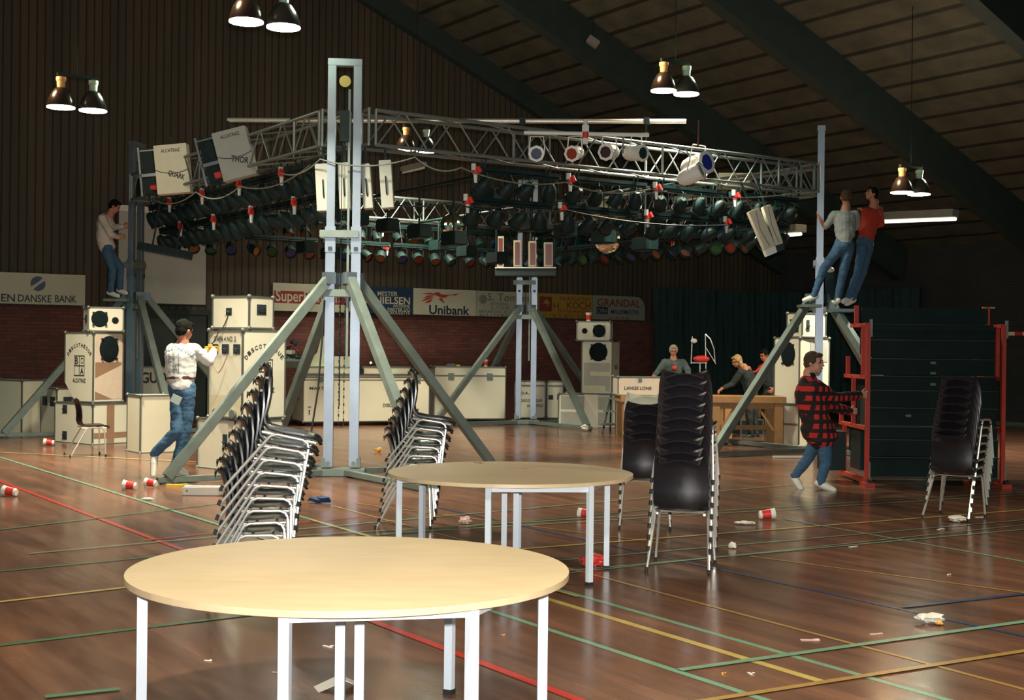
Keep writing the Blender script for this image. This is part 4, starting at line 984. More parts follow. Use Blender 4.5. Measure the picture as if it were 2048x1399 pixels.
def recess(t, F, x, z, w, h, nm='handle_recess'):
    mb = MB(); quad(mb, x - w / 2, z - h / 2, x + w / 2, z + h / 2, -.006, F); o = mb.build(nm, DARKHOLE, t)
    mb = MB(); mb.tube([F @ Vector((x - w * .32, -.012, z - h * .1)), F @ Vector((x - w * .3, -.03, z)), F @ Vector((x + w * .3, -.03, z)), F @ Vector((x + w * .32, -.012, z - h * .1))], .007, 6); mb.build('handle_bar', BLACKP, o)
def driver(t, F, x, z, r, nm='loudspeaker_cone', lugs=4, sx=1.0):
    mb = MB(); m = F @ Matrix.Translation((x, 0, z)) @ Matrix.Rotation(PI / 2, 4, 'X') @ Matrix.Diagonal((sx, 1, 1, 1)); mb.lathe([(0, .012), (r * .25, .02), (r * .92, .016), (r, .006), (r, -.001)], m, 28)
    o = mb.build(nm, GRILLE, t)
    if lugs:
        mb = MB()
        for k in range(4):
            a = PI / 4 + PI / 2 * k; mb.box((F @ Vector((x + sx * r * 1.05 * math.cos(a), -.012, z + r * 1.05 * math.sin(a)))), (.035, .035, .035))
        mb.build('grille_clamp', BLACKP, o)
    return o
def latch(t, F, x, z, s=.11):
    mb = MB(); mb.box((0, 0, 0), (s, .02, s * 1.1), mtx=F @ Matrix.Translation((x, -.01, z))); mb.box((0, 0, 0), (s * .5, .03, s * .5), mtx=F @ Matrix.Translation((x, -.015, z))); mb.build('latch', STEEL, t)
def disco_logo(mb, cx, cz, s, F):
    add_arc_text(mb, 'DISCOTHEQUE', cx, cz - .05 * s, .42 * s, R(142), R(38), .07 * s, .055 * s, -.006, .02, F)
    frame_outline(mb, cx - .17 * s, cz - .20 * s, cx + .17 * s, cz + .20 * s, .015 * s, -.006, F)
    quad(mb, cx - .008 * s, cz - .2 * s, cx + .008 * s, cz + .2 * s, -.006, F); quad(mb, cx - .17 * s, cz - .008 * s, cx + .17 * s, cz + .008 * s, -.006, F)
    add_text(mb, 'B', cx - .14 * s, cz + .03 * s, .10 * s, .14 * s, -.006, .02, F); add_text(mb, 'A', cx + .03 * s, cz - .17 * s, .11 * s, .14 * s, -.006, .02, F)
    frame_outline(mb, cx + .05 * s, cz + .05 * s, cx + .13 * s, cz + .15 * s, .012 * s, -.006, F)
    add_text(mb, 'ALCATRAZ', cx - .21 * s, cz - .33 * s, .42 * s, .08 * s, -.006, .02, F)
BROWNP = mat('horn_brown', (0.30, 0.17, 0.10), .6, 0, .1, 5); PEACH = mat('horn_inner_paint', (0.66, 0.52, 0.40), .55)
def front_cream(px): pass

def speaker_stack(npx, npy, th, where, mirror=False, texts=None, top_th=None, s=1.0):
    """bass bin, mid cabinet and top box of one PA stack; near corner at the pixel, th turns its driver face"""
    c = near(npx, npy); a = R(th); u = Vector((math.cos(a), math.sin(a), 0)); v = Vector((-math.sin(a), math.cos(a), 0))
    return c, u, v
# left stack: panel side to the left, driver side to the right
c, u, v = speaker_stack(185, 889, 53, '')
B_ = crate('bass_cabinet', 'low bass cabinet with two handles at the foot of the left speaker stack', 'loudspeaker', c, 53, .69, 1.05, .67, CREAM2, 'left speaker stack')
FR, FL = faces(.69, 1.05)
for z in (.12, .56): recess(B_, FL, .28, z, .13, .14)
mb = MB(); quad(mb, .27, .02, .42, .65, -.004); mb.build('horn_divider', BROWNP, B_); mb = MB(); quad(mb, .02, .10, .67, .19, -.005); mb.build('horn_shelf', BROWNP, B_)
c2 = c + Vector((0, 0, .70)); M_ = crate('horn_speaker', 'tall cream horn speaker with a round DISCOTHEQUE ALCATRAZ print, middle of the left stack', 'loudspeaker', c2, 53, .58, .78, 1.15, CREAM2, 'left speaker stack', chamfer=.28)
FR, FL = faces(.58, .78); mb = MB(); disco_logo(mb, .40, .60, .85, FL); mb.build('lettering', INK, M_)
mb = MB(); quad(mb, .03, .05, .55, 1.11, -.005); mb.build('driver_baffle', PEACH, M_); driver(M_, FR @ Matrix.Translation((0, -.006, 0)), .30, .88, .22, sx=.85)
mb = MB(); poly(mb, [(.03, .62), (.03, .40), (.55, .62), (.55, .66), (.03, .66)], -.008); poly(mb, [(.03, .05), (.03, .18), (.36, .05)], -.008); mb.build('horn_slope', BROWNP, M_)
c3 = c + u * -.02 + v * .12 + Vector((0, 0, 1.88)); T_ = crate('top_speaker', 'small cream speaker with two round drivers on top of the left stack', 'loudspeaker', c3, 25, .56, .56, .39, CREAM2, 'left speaker stack')
FR, FL = faces(.56, .56); driver(T_, FR, .18, .20, .135); driver(T_, FR, .43, .18, .055, 'tweeter', 0); recess(T_, FL, .28, .2, .22, .13)
# right stack next to the man in the white sweatshirt: backs of the cabinets
c = near(472, 947); a = R(50); u = Vector((math.cos(a), math.sin(a), 0)); v = Vector((-math.sin(a), math.cos(a), 0))
c = c + Vector((.02, .25, 0))
B_ = crate('bass_cabinet', 'white bass cabinet under the stack the man in the white sweatshirt works at', 'loudspeaker', c, 50, .69, .95, .67, CREAM2, 'speaker stack beside the near mast')
FR, FL = faces(.69, .95); recess(B_, FL, .60, .38, .10, .20)
M_ = crate('horn_speaker', 'tall cream horn speaker stencilled DAPA 4 NO. 2 at the worker in white', 'loudspeaker', c + Vector((0, 0, .70)), 50, .72, .72, 1.17, CREAM2, 'speaker stack beside the near mast')
FR, FL = faces(.72, .72); mb = MB(); add_text(mb, 'DAPA 4 NO. 2', .12, 1.02, .46, .07, -.006, .02, FL); disco_logo(mb, .36, .62, .85, FR); mb.build('lettering', INK, M_)
for x in (.13, .36, .60): recess(M_, FL, x, .92, .15, .13)
mb = MB(); quad(mb, .02, .02, .70, .30, -.005, FL); mb.build('lower_panel', mat('yellowed_cream', (.60, .54, .36), .5), M_)
for x in (.2, .56): mb = MB(); mb.cyl(FL @ Vector((x, -.05, .06)), FL @ Vector((x, -.01, .06)), .06, seg=12); mb.build('castor', STEEL, M_)
T_ = crate('top_speaker', 'cream flight-cased amplifier box on top of the stack behind the worker in white', 'loudspeaker', c + u * .1 + Vector((0, 0, 1.90)), 62, .50, .62, .42, CREAM2, 'speaker stack beside the near mast')
FR, FL = faces(.50, .62); recess(T_, FL, .28, .22, .10, .10, 'socket_panel'); recess(T_, FR, .25, .25, .2, .14)
pb = T_.matrix_basis if False else None
sp0 = c + u * .1 + v * .33 + Vector((0, 0, 2.1)); sp1 = c + v * .16 + Vector((0, 0, 1.6))
ofs = Vector((-.05, -.06, 0)); cable('speaker_lead', 'thin black lead linking the top box to the cabinet stencilled DAPA 4', [sp0 + ofs, sp0 + ofs + Vector((-.12, -.08, -.25)), c + v * .5 + ofs + Vector((-.05, -.1, 1.68))], .008, RUBBER, .05)
cable('speaker_lead', 'thin lead looping below the hands of the man in the white sweatshirt', [c + v * .22 + ofs + Vector((0, 0, 1.55)), c + v * .35 + ofs * 1.6 + Vector((0, 0, 1.30)), c + v * .6 + ofs + Vector((0, 0, 1.5))], .007, BROWNP, .03)
# cases at the left edge
def simple_case(name, label, cat, npx, npy, th, w, d, h, group=None, m=CREAM, fr=None, castors=False, z=0.0, dy=0):
    c = near(npx, npy) + Vector((0, dy, z)); return crate(name, label, cat, c, th, w, d, h, m, group, castors=castors), faces(w, d)
simple_case('flight_case', 'plain cream flight case cut by the left edge of the view', 'flight case', 43, 868, 60, .5, 1.2, .98)
t, (FR, FL) = simple_case('flight_case', 'cream case with dark handle plates between the left edge case and speaker stack', 'flight case', 113, 872, 45, .4, .62, .85)
for x in (.15, .46): recess(t, FL, x, .62, .2, .17)
recess(t, FR, .2, .62, .16, .17)
t, (FR, FL) = simple_case('flight_case', 'cream upright case standing between the left mast and the worker in white', 'flight case', 280, 906, 36, .58, .56, .88)
t, (FR, FL) = simple_case('flight_case', 'cream case lettered GUD behind the upright case by the left mast', 'flight case', 277, 857.6, 10, .90, .6, 1.21)
mb = MB(); add_text(mb, 'GUD', .03, .90, .50, .22, -.006, .03, FR); mb.build('lettering', INK, t)
# long DJ counter
cl = near(606, 852); t = crate('dj_counter_case', 'long cream flight case lettered DISCOTHEQUE ALCATRAZ behind the tall near mast', 'flight case', cl, 22, 2.75, 1.0, 1.06, CREAM, castors=True)
FR, FL = faces(2.75, 1.0)
mb = MB(); add_text(mb, 'DISCOTHEQUE', 1.72, .38, .62, .085, -.006, .02, FR); add_text(mb, 'ALCATRAZ', 2.02, .26, .5, .085, -.006, .02, FR); add_text(mb, 'MARTIN', .13, .76, .42, .06, -.006, .015, FR)
add_text(mb, 'III', .10, .38, .06, .04, -.006, .01, FR); poly(mb, [(.10, .34), (.16, .34), (.14, .32), (.14, .24), (.12, .24), (.12, .32)], -.006, FR); mb.build('lettering', INK, t)
mb = MB(); quad(mb, 0, .955, 2.75, .975, -.006, FR); quad(mb, 0, 1.01, 2.75, 1.03, -.006, FR); mb.build('trim_line', BRASSY, t)
for x in (.36, 2.5): latch(t, FR, x, .97, .10)
recess(t, FL, .5, .6, .16, .16)
t2 = crate('mixer_tray', 'shallow cream tray with dark knobs on top of the long counter case', 'tray', cl + Vector((math.cos(R(22)) * .1 - math.sin(R(22)) * .3, math.sin(R(22)) * .1 + math.cos(R(22)) * .3, 1.08)), 22, 2.4, .6, .15, CREAM, corner=False)
for x in (.55, 1.2, 1.8, 2.35): mb = MB(); mb.box((x, -.03, .06), (.12, .06, .12)); mb.box((x, -.03, .15), (.05, .05, .08)); mb.build('clamp_knob', BLACKP, t2)
def on_counter(px, z): 
    g = G(px, 0, 0) if False else None
    uu = Vector((math.cos(R(22)), math.sin(R(22)), 0)); base = cl + Vector((-math.sin(R(22)), math.cos(R(22)), 0)) * .65
    d = ray(px, 700); n = Vector((math.sin(R(22)), -math.cos(R(22)), 0)); tt = (base - Vector((0, 0, H))).dot(n) / d.dot(n); q = Vector((0, 0, H)) + d * tt; return Vector((q.x, q.y, z))
q = on_counter(655, 1.23); t = thing('covered_monitor', 'pale green-white hooded shape standing on the long counter case', 'monitor', q)
mb = MB(); mb.prism([(-.55, 0), (.1, 0), (.1, .62), (0, .70), (-.14, .62), (-.22, .3), (-.27, .25)], .3); mb.build('hood', mat('pale_hood', (.50, .56, .40), .6), t, bevel=.02)
mb = MB(); mb.box((.38, .15, .11), (.5, .35, .22)); mb.build('base_unit', CREAM, t)
q = on_counter(575, 1.23); t = thing('record_mixer', 'jumble of dark mixing gear on the left end of the counter case', 'mixer', q)
mb = MB(); mb.box((.0, 0, .12), (.7, .4, .16), mtx=Matrix.Rotation(R(20), 4, 'X')); mb.build('case', STEEL, t, bevel=.01)
mb = MB(); [mb.box((-.28 + .14 * k, -.12 + .05 * (k % 2), .24), (.08, .12, .06)) for k in range(5)]; mb.build('dark_knobs', BLACKP, t)
mb = MB(); mb.box((-.05, .1, .30), (.35, .25, .09)); mb.build('cream_lid', CREAM, t); mb = MB(); mb.tube([(-.3, 0, .2), (-.15, -.1, .4), (.1, 0, .46), (.25, -.1, .3)], .02, 6); mb.build('red_lead', PR_RED, t)
mb = MB(); mb.sph((-.1, .05, .42), .12, 10, (1.4, 1, .7)); mb.sph((.12, .08, .5), .08, 10); mb.build('dark_cloth', mat('dark_cloth', (.03, .035, .05), .9), t)
for k, px in enumerate((742, 762)):
    q = on_counter(px, 1.23); t = thing('desk_lamp', ['first', 'second'][k] + ' tiny gooseneck light glowing on the counter case', 'lamp', q)
    mb = MB(); mb.tube([(0, 0, 0), (0, 0, .06), (.05, 0, .09), (.4 if k else .1, 0, .08)], .015, 6); mb.build('neck', BLACKP, t); mb = MB(); mb.sph((0, -.02, .09), .025, 8); mb.build('bulb', mat('warm_bulb', (1, .9, .7), .4, emit=(1, .8, .5), estr=2), t)
# big case right of it
cr = near(868, 845); t = crate('flight_case', 'large cream flight case with two lid latches and a cup on top', 'flight case', cr, 11, 1.60, .6, 1.24, CREAM, castors=True)
FR, FL = faces(1.60, .6); mb = MB(); quad(mb, 0, 1.03, 1.60, 1.06, -.006, FR); mb.build('lid_line', EDGE, t)
for x in (.37, 1.24): latch(t, FR, x, 1.03, .13)
crx = cr
# pair of smaller cases behind the far mast
c = near(1036, 842.5); t = crate('flight_case', 'cream case lettered DISCOTHEQUE ALCATRAZ partly behind the far mast', 'flight case', c, 8, .62, .6, .92, CREAM, castors=True)
FR, FL = faces(.62, .6); mb = MB(); add_text(mb, 'DISCOTHEQUE', .05, .44, .5, .07, -.006, .02, FR); add_text(mb, 'ALCATRAZ', .2, .33, .38, .07, -.006, .02, FR); add_text(mb, 'D.A.', .05, .62, .2, .06, -.006, .02, FR); mb.build('lettering', INK, t)
mb = MB(); quad(mb, 0, .80, .62, .84, -.006, FR); mb.build('lid_line', EDGE, t)
c = near(1094, 843); t = crate('flight_case', 'narrow cream case with two dark butterfly handles beside the far mast', 'flight case', c, 5, .36, .6, .92, CREAM, castors=True)
FR, FL = faces(.36, .6); [recess(t, FR, x, .56, .11, .11) for x in (.08, .28)]
mb = MB(); quad(mb, 0, .80, .36, .84, -.006, FR); mb.build('lid_line', EDGE, t)
# far speaker stack: drivers face the camera, long side to the right
c = near(1233, 857) + Vector((0, .3, 0)); th = 74
B_ = crate('bass_cabinet', 'wide low bass cabinet with open horn slots under the far speaker stack', 'loudspeaker', c, th, .7, 1.25, .70, CREAM2, 'far speaker stack'); FR, FL = faces(.7, 1.25)
mb = MB(); quad(mb, .05, .38, 1.2, .66, -.005, FL); quad(mb, .05, .04, 1.2, .32, -.005, FL); mb.build('horn_mouth', mat('horn_mouth_shade', (.36, .36, .30), .6), B_)  # shade inside the horn slots is put into the flat colour
mb = MB(); mb.box((0, 0, 0), (.30, .03, .70), mtx=FL @ Matrix.Translation((.72, -.01, .35))); mb.build('centre_baffle', CREAM2, B_)
M_ = crate('horn_speaker', 'tall cream horn speaker with one large round driver, middle of the far stack', 'loudspeaker', c + Vector((-.08, .1, .72)), th, .75, .66, 1.12, CREAM2, 'far speaker stack'); FR, FL = faces(.75, .66)
driver(M_, FL, .36, .89, .20)
mb = MB(); quad(mb, .05, .05, .62, .66, -.004, FL); mb.build('horn_mouth', mat('horn_grey', (.42, .42, .35), .6), M_)
mb = MB(); quad(mb, .18, .38, .62, .47, -.008, FL); quad(mb, .05, .04, .52, .17, -.008, FL); mb.build('horn_shelf', mat('horn_pale', (.66, .62, .42), .6), M_)
mb = MB(); add_text(mb, 'BASS', .25, .52, .34, .1, -.006, .02, FR, rot=0); mb.build('lettering', mat('olive_ink', (.2, .2, .1), .6), M_)
T_ = crate('top_speaker', 'small white speaker with a red cup on it topping the far stack', 'loudspeaker', c + Vector((-.12, .15, 1.86)), 82, .55, .72, .40, CREAM2, 'far speaker stack'); FR, FL = faces(.55, .72)
driver(T_, FL, .48, .20, .14); driver(T_, FL, .17, .20, .06, 'tweeter', 0)
FARTOP = c + Vector((-.12, .15, 1.86))
# trestle tables with a flat case
def trestle(label, p0, th, L, Wd, h, shelf=False):
    t = thing('trestle_table', label, 'table', p0, R(th)); mb = MB(); mb.box((L / 2, Wd / 2, h - .06), (L, Wd, .12)); mb.build('table_top', WOODT, t, bevel=.01)
    for x in (.12, L - .12):
        for y in (.1, Wd - .1): mb = MB(); mb.box((x, y, (h - .12) / 2), (.15, .12, h - .12)); mb.build('leg', WOODT, t, bevel=.008)
    mb = MB(); mb.box((L / 2, .1, h - .17), (L - .3, .05, .1)); mb.box((L / 2, Wd - .1, .3), (L - .3, .05, .08)); mb.bar((.2, .12, h - .6), (.5, .12, h - .15), .04, .04); mb.bar((L - .2, .12, h - .6), (L - .5, .12, h - .15), .04, .04); mb.build('stretcher', WOODT, t)
    return t
p = near(1436, 893); trestle('sturdy pine table standing behind the right-hand mast brace', p + Vector((-.15, 0, 0)), 3, 1.35, .8, .88)
p = near(1246, 880) + Vector((0, .5, 0)); trestle('pine table under the flat case lettered LANGE LONE', p, 6, 2.2, .8, .80)
q = p + Vector((-.05, .12, .81)); t = crate('flight_case', 'flat cream case lettered LANGE LONE lying on the pine table', 'flight case', q, 6, 1.5, .55, .34, mat('pinkish_cream', (.66, .54, .42), .5))
FR, FL = faces(1.5, .55); mb = MB(); add_text(mb, 'LANGE LONE', .12, .10, .52, .065, -.006, .02, FR); mb.build('lettering', INK, t); latch(t, FR, .42, .29, .07)
LL = q
# clutter below the trestles
for k, (px, py, w_, h_, m_, lab) in enumerate(((1252, 868, .5, .42, STEEL, 'dark folded frame'), (1490, 873, .5, .30, BLACKP, 'dark gear box'), (1320, 868, .3, .55, CREAM, 'pale small case'), (1512, 868, .25, .52, BROWNP, 'reddish brown box'))):
    c = near(px, py) + Vector((0, .5, 0)); t = crate('storage_box', lab + ' standing on the floor under the pine tables', 'box', c, 10 + 9 * k, w_, .35, h_, m_, 'boxes under the pine tables', corner=False)
    mb = MB(); quad(mb, w_ * .3, h_ * .45, w_ * .7, h_ * .65, -.014); mb.build('handle_recess', DARKHOLE, t)
# low black step frames beside the far stack
t = thing('step_frame', 'low black folding steps at the foot of the far speaker stack', 'steps', near(1196, 866) + Vector((0, -.1, 0)), R(8))
mb = MB(); [mb.box((.45 + .12 * k, .15 + .2 * k, .18 + .25 * k), (.75, .2, .04)) for k in range(3)]; mb.build('tread', STEEL, t)
mb = MB(); [mb.bar((x, .0, 0), (x + .3, .6, .75), .03, .03) for x in (.08, .8)]; [mb.bar((x + .3, .65, 0), (x + .3, .6, .75), .03, .03) for x in (.08, .8)]; mb.build('side_frame', BLACKM, t)
# stack behind the right mast
c = near(1602, 897) + Vector((.08, .55, 0)); th = 40
t = crate('bass_cabinet', 'cream bass cabinet at the foot of the stack behind the plaid shirt man', 'loudspeaker', c, th, .62, .75, .72, CREAM2, 'speaker stack behind the man in plaid'); FR, FL = faces(.62, .75)
mb = MB(); quad(mb, .33, .02, .42, .70, -.006, FL); quad(mb, .02, .36, .73, .40, -.006, FL); mb.build('horn_divider', BROWNP, t); recess(t, FR, .3, .2, .14, .14)
t = crate('horn_speaker', 'tall pale horn speaker behind the plaid shirt man', 'loudspeaker', c + Vector((0, .02, .74)), th, .85, .55, 1.17, CREAM2, 'speaker stack behind the man in plaid'); FR, FL = faces(.85, .55)
driver(t, FL, .30, .88, .22, sx=.7); mb = MB(); quad(mb, .3, .75, .8, 1.1, -.006, FR); mb.build('side_panel', mat('grey_panel', (.38, .38, .32), .6), t)
t = crate('top_speaker', 'small pale speaker at the top of the stack behind the right-hand mast', 'loudspeaker', c + Vector((.05, .05, 1.93)), 35, .60, .36, .42, CREAM2, 'speaker stack behind the man in plaid'); FR, FL = faces(.60, .36)
driver(t, FL, .18, .2, .13, sx=.8); recess(t, FR, .42, .22, .14, .14); recess(t, FR, .14, .2, .08, .2)

# ------------------------------------------------------------------ folded grandstand
gp = near(1733, 971); pr_ = near(2004, 974)
t = thing('folded_grandstand', 'tall black folded grandstand with red steel side frames, pushed by the man in plaid', 'grandstand', gp, math.atan2(.0, 1))
GW = (P(2004, 970, gp.y) - gp).x; GW = 1.70; NAVY = mat('blackened_boards', (0.007, 0.017, 0.016), .8, 0, .2, 4, spec=.2)
SHELFM = mat('dark_bronze_edge', (0.022, 0.020, 0.012), .6)
for s, x in enumerate((0.0, GW)):
    sf = MB(); sf.box((x, 0, 1.02), (.05, .06, 2.04)); pst = sf.build('front_post', RED, t, bevel=.004)
    mb = MB()
    B2 = lambda y0, z0, y1, z1, w=.05: mb.bar((x, y0, z0), (x, y1, z1), w, w, (1, 0, 0))
    B2(0, .06, 1.35, .06); B2(0, .72, 1.35, .72); B2(0, 1.36, 1.1, 1.36); B2(0, 2.02, .8, 2.02)
    B2(1.12, .06, 1.12, .72); B2(.68, .72, .68, 1.36); B2(.22, 1.36, .22, 2.02); B2(1.30, .72, 1.30, .95); B2(.98, 1.36, .98, 1.62); B2(.58, 2.02, .58, 2.28)
    mb.build('side_frame', RED, t, bevel=.004)
    mb = MB(); mb.box((x, -.02, .02), (.12, .30, .06)); mb.build('foot', RED, t)
    mb = MB(); mb.cyl((x - .02, -.12, .05), (x + .03, -.12, .05), .05, seg=12); mb.build('castor', RUBBER, t)
    mb = MB(); mb.box((x + .035, -.0, 1.98), (.025, .05, .22)); mb.build('grey_sleeve', STEEL, t); mb = MB(); mb.box((x + .03, -.0, .15), (.02, .05, .3)); mb.build('grey_sleeve', STEEL, t)
zz = [.10, .36, .58, .74, .98, 1.20, 1.38, 1.60, 1.84, 2.04, 2.26]
for k in range(10):
    y = [.10, .10, .14, .16, .16, .2, .24, .26, .3, .5][k]
    mb = MB(); mb.box((GW / 2 + .01, y, (zz[k] + zz[k + 1]) / 2), (GW - .07, .03, zz[k + 1] - zz[k] - .015)); b_ = mb.build('board', NAVY, t, bevel=.004)
    mb = MB(); mb.box((GW / 2 + .01, y - .03, zz[k] - .004), (GW - .07, .07, .012)); mb.build('board_edge', SHELFM, b_)
for k, (z, d) in enumerate(((.72, 1.1), (1.36, .85), (2.02, .6))):
    mb = MB(); mb.box((GW / 2, .16 + d / 2, z - .04), (GW - .08, d, .05)); mb.build('tread', NAVY, t)
    mb = MB(); mb.box((GW / 2 + .05, .16 + d, z - .2), (GW - .1, .03, .35)); mb.build('riser', NAVY, t)
mb = MB(); mb.box((GW / 2, .75, .4), (GW - .1, .5, .5)); mb.box((GW / 2, .5, 1.0), (GW - .1, .4, .5)); mb.box((-.30, .6, .4), (.3, .3, .5)); mb.build('inner_frame', BLACKM, t)
mb = MB(); [mb.box((GW * f_, .10, z), (.07, .01, .03)) for f_, z in ((.32, .88), (.50, 1.28), (.66, .9), (.5, 1.42), (.5, 1.55))]; mb.build('catch_plate', mat('olive_metal', (.14, .14, .08), .4, .4), t)
mb = MB(); mb.box((GW + .02, .6, 2.27), (.16, .04, .02)); mb.build('yellow_end', mat('ochre_end', (.4, .25, .05), .5), t)

# ------------------------------------------------------------------ litter
def cup(px, py, label, stand=False, z=0.0, ang=0.0, Y=None, loc=None, s=1.0):
    p = loc if loc is not None else G(px, py, .04); t = thing('paper_cup', label, 'cup', p, 0, 'red and white paper cups')
    h, r0, r1 = .125 * s, .030 * s, .044 * s
    if stand: m = Matrix.Identity(4)
    else: m = Matrix.Rotation(R(ang), 4, 'Z') @ Matrix.Rotation(PI / 2 - .11, 4, 'Y') @ Matrix.Translation((0, 0, -h / 2))
    if not stand: t.location.z = .045 * s
    mb = MB(); mb.lathe([(0, 0), (r0, 0), (r0 * 1.1, h * .12), (r1 * .98, h), (r1 * 1.06, h), (r1 * 1.06, h * .97), (r1 * .92, h * .96), (r0 * .95, .01), (0, .01)], m, 20); mb.build('paper_body', WHITEPL, t)
    mb = MB(); rr = lambda f: r0 * 1.1 + (r1 * .98 - r0 * 1.1) * ((f - .12) / .88) + .0008; mb.lathe([(rr(.16), h * .16), (rr(.45), h * .45), (rr(.72), h * .72)], m, 20); mb.build('red_print', REDP, t)
cup(20, 985, 'red and white cup lying near the left edge of the floor', ang=170, s=1.25)
cup(260, 973, 'red and white cup lying in front of the worker\'s feet, the nearer of two', ang=175, s=1.25)
cup(302, 967, 'red and white cup lying against the end of the mast outrigger', ang=165, s=1.15)
cup(98, 886, 'red and white cup lying at the corner of the left bass cabinet', ang=185, s=1.3)
cup(1170, 1028, 'red and white cup lying behind the second round table', ang=160, s=1.1)
cup(1534, 1031, 'red and white cup lying alone to the right of the vinyl chair stack', ang=2, s=1.25)
cup(0, 0, 'red and white cup standing on the large flight case with two latches', True, loc=cr + Vector((1.12, .45, 1.25)), s=1.3)
cup(0, 0, 'red and white cup standing on the top speaker of the far stack', True, loc=FARTOP + Vector((-.45, .3, .41)), s=1.5)
def crumple(px, py, label, r, m, sc=(1, 1, .4), name='crumpled_paper', cat='litter'):
    p = G(px, py, .01); mb = MB(); bmesh.ops.create_icosphere(mb.bm, subdivisions=3, radius=r)
    for v in mb.bm.verts:
        n_ = mnoise.noise(v.co * (2.2 / r) + Vector((px, py, 0))); v.co = Vector((v.co.x * sc[0], v.co.y * sc[1], v.co.z * sc[2])) * (1 + .55 * n_)
    zmin = min(v.co.z for v in mb.bm.verts)
    for v in mb.bm.verts: v.co.z -= zmin
    o = mb.build(name, m); o.location = (p.x, p.y, 0.002); return tag(o, label, cat)
WPAP = mat('white_paper', (.70, .66, .58), .7); RPAP = mat('red_wrapper', (.60, .04, .03), .4); YPAP = mat('orange_wrapper', (.75, .35, .05), .4); PPAP = mat('pinkish_paper', (.65, .42, .38), .7)
crumple(930, 1046, 'crumpled pinkish napkin on the floor under the second round table', .05, PPAP, (1.1, 1, .7))
crumple(1186, 1130, 'bright red crumpled wrapper between the right legs of the second round table', .075, RPAP, (1.2, 1, .6))
crumple(1861, 1243, 'white and red crumpled wrapper on the floor lines to the far right', .055, WPAP, (1.5, .8, .5)); crumple(1878, 1246, 'small orange scrap touching the white wrapper at the far right', .022, YPAP)
crumple(1914, 1042, 'white crumpled paper at the feet of the dark chair stack', .06, WPAP, (1.4, .8, .5))
crumple(1490, 1047, 'flattened cream paper bag behind the vinyl chair stack', .06, WPAP, (1.6, .7, .25)); crumple(757, 902, 'small orange and white scrap on the empty floor behind the near mast', .05, YPAP, (1.2, 1, .6))
crumple(1170, 861, 'white crumpled ball at the foot of the far speaker stack', .07, WPAP, (1, 1, .9)); crumple(296, 998, 'small white scrap in front of the two fallen cups', .04, WPAP, (1.6, .8, .3))
crumple(1465, 1094, 'tiny cream paper cube at the leg of the vinyl chair stack', .03, WPAP, (1, 1, .8)); crumple(1164, 1119, 'pink scrap just left of the bright red wrapper', .02, PPAP)
for k, (px, py, l, m_, lab) in enumerate(((1620, 1280, .11, PPAP, 'straw-like paper strip on the floor between the green lines'), (1752, 1268, .08, PPAP, 'short brown stick lying left of the far right wrapper'), (1706, 1093, .09, WPAP, 'small white slip on the floor behind the blue line'), (1880, 1058, .10, WPAP, 'pale slip on the floor beside the dark chair stack'),
        (1896, 1299 - 150, .05, WPAP, 'tiny white slip right of the dark chair stack'), (1445, 1347, .04, YPAP, 'tiny yellow scrap near the lower green line'), (1500, 1347, .05, WPAP, 'tiny white scrap right of the yellow one'), (1005, 1270, .03, YPAP, 'small yellow scrap under the foreground table\'s right leg'),
        (655, 1293, .07, WPAP, 'white curl of paper under the foreground table'), (553, 1345, .05, PPAP, 'tan scrap beside the foreground table\'s middle leg'), (416, 1321, .04, WPAP, 'small white scrap between the foreground table\'s left legs'), (1960, 1034, .1, WPAP, 'white strip on the yellow line at the far right'))):
    p = G(px, py); mb = MB(); mb.box((0, 0, .003), (l, l * .25, .003), R(17 * k)); mb.box((l * .35, l * .06, .006), (l * .3, l * .2, .004), R(17 * k + 20)); o = mb.build('paper_scrap', m_); o.location = (p.x, p.y, 0); tag(o, lab, 'litter', None)
p = G(690, 1380); t = thing('folded_leaflet', 'white folded leaflet lying at the centre legs of the foreground table', 'leaflet', p, R(20)); mb = MB(); mb.prism([(-.13, 0), (0, .05), (.10, 0), (.098, .0), (0, .046), (-.128, 0)], .12); mb.build('sheet', WPAP, t)
# white power strip and yellow straps near the outrigger
p = G(409, 990); t = thing('power_strip', 'white box-shaped strip lying on the floor in front of the chair stack', 'power strip', (p.x, p.y, 0), R(2)); mb = MB(); mb.box((0, 0, .055), (.46, .14, .10)); mb.build('housing', WHITEPL, t, bevel=.012)
mb = MB(); mb.cyl((-.18, -.072, .055), (-.18, -.068, .055), .012); mb.cyl((.18, -.072, .055), (.18, -.068, .055), .012); mb.build('screw', STEEL, t)
p = G(350, 972); mb = MB(); mb.box((0, 0, .012), (.20, .06, .024)); mb.box((.11, .01, .02), (.08, .03, .02), R(15)); o = mb.build('yellow_strap', YELLOWP); o.location = (p.x, p.y, 0); tag(o, 'yellow strap end lying at the foot of the long mast brace', 'strap')
p = G(640, 1003); crumple(640, 1004, 'dark blue glove lying behind the shiny chair stack', .07, mat('dark_blue_cloth', (.01, .03, .10), .8), (1.6, .8, .5), 'dropped_glove', 'glove')
p = near(1585, 916); mb = MB(); mb.box((0, 0, .02), (.62, .05, .03), R(2)); o = mb.build('floor_batten', WHITEPL); o.location = p; tag(o, 'white batten lying on the floor behind the man in plaid', 'batten')
q = crx + Vector((.35, .3, 1.25)); t = thing('work_glove', 'dark and yellow work gloves lying on the large flight case', 'gloves', q); mb = MB(); mb.box((0, 0, .03), (.22, .12, .06)); mb.build('glove', BLACKP, t, bevel=.02); mb = MB(); mb.box((.16, 0, .02), (.1, .08, .04)); mb.build('cuff', YELLOWP, t, bevel=.015)
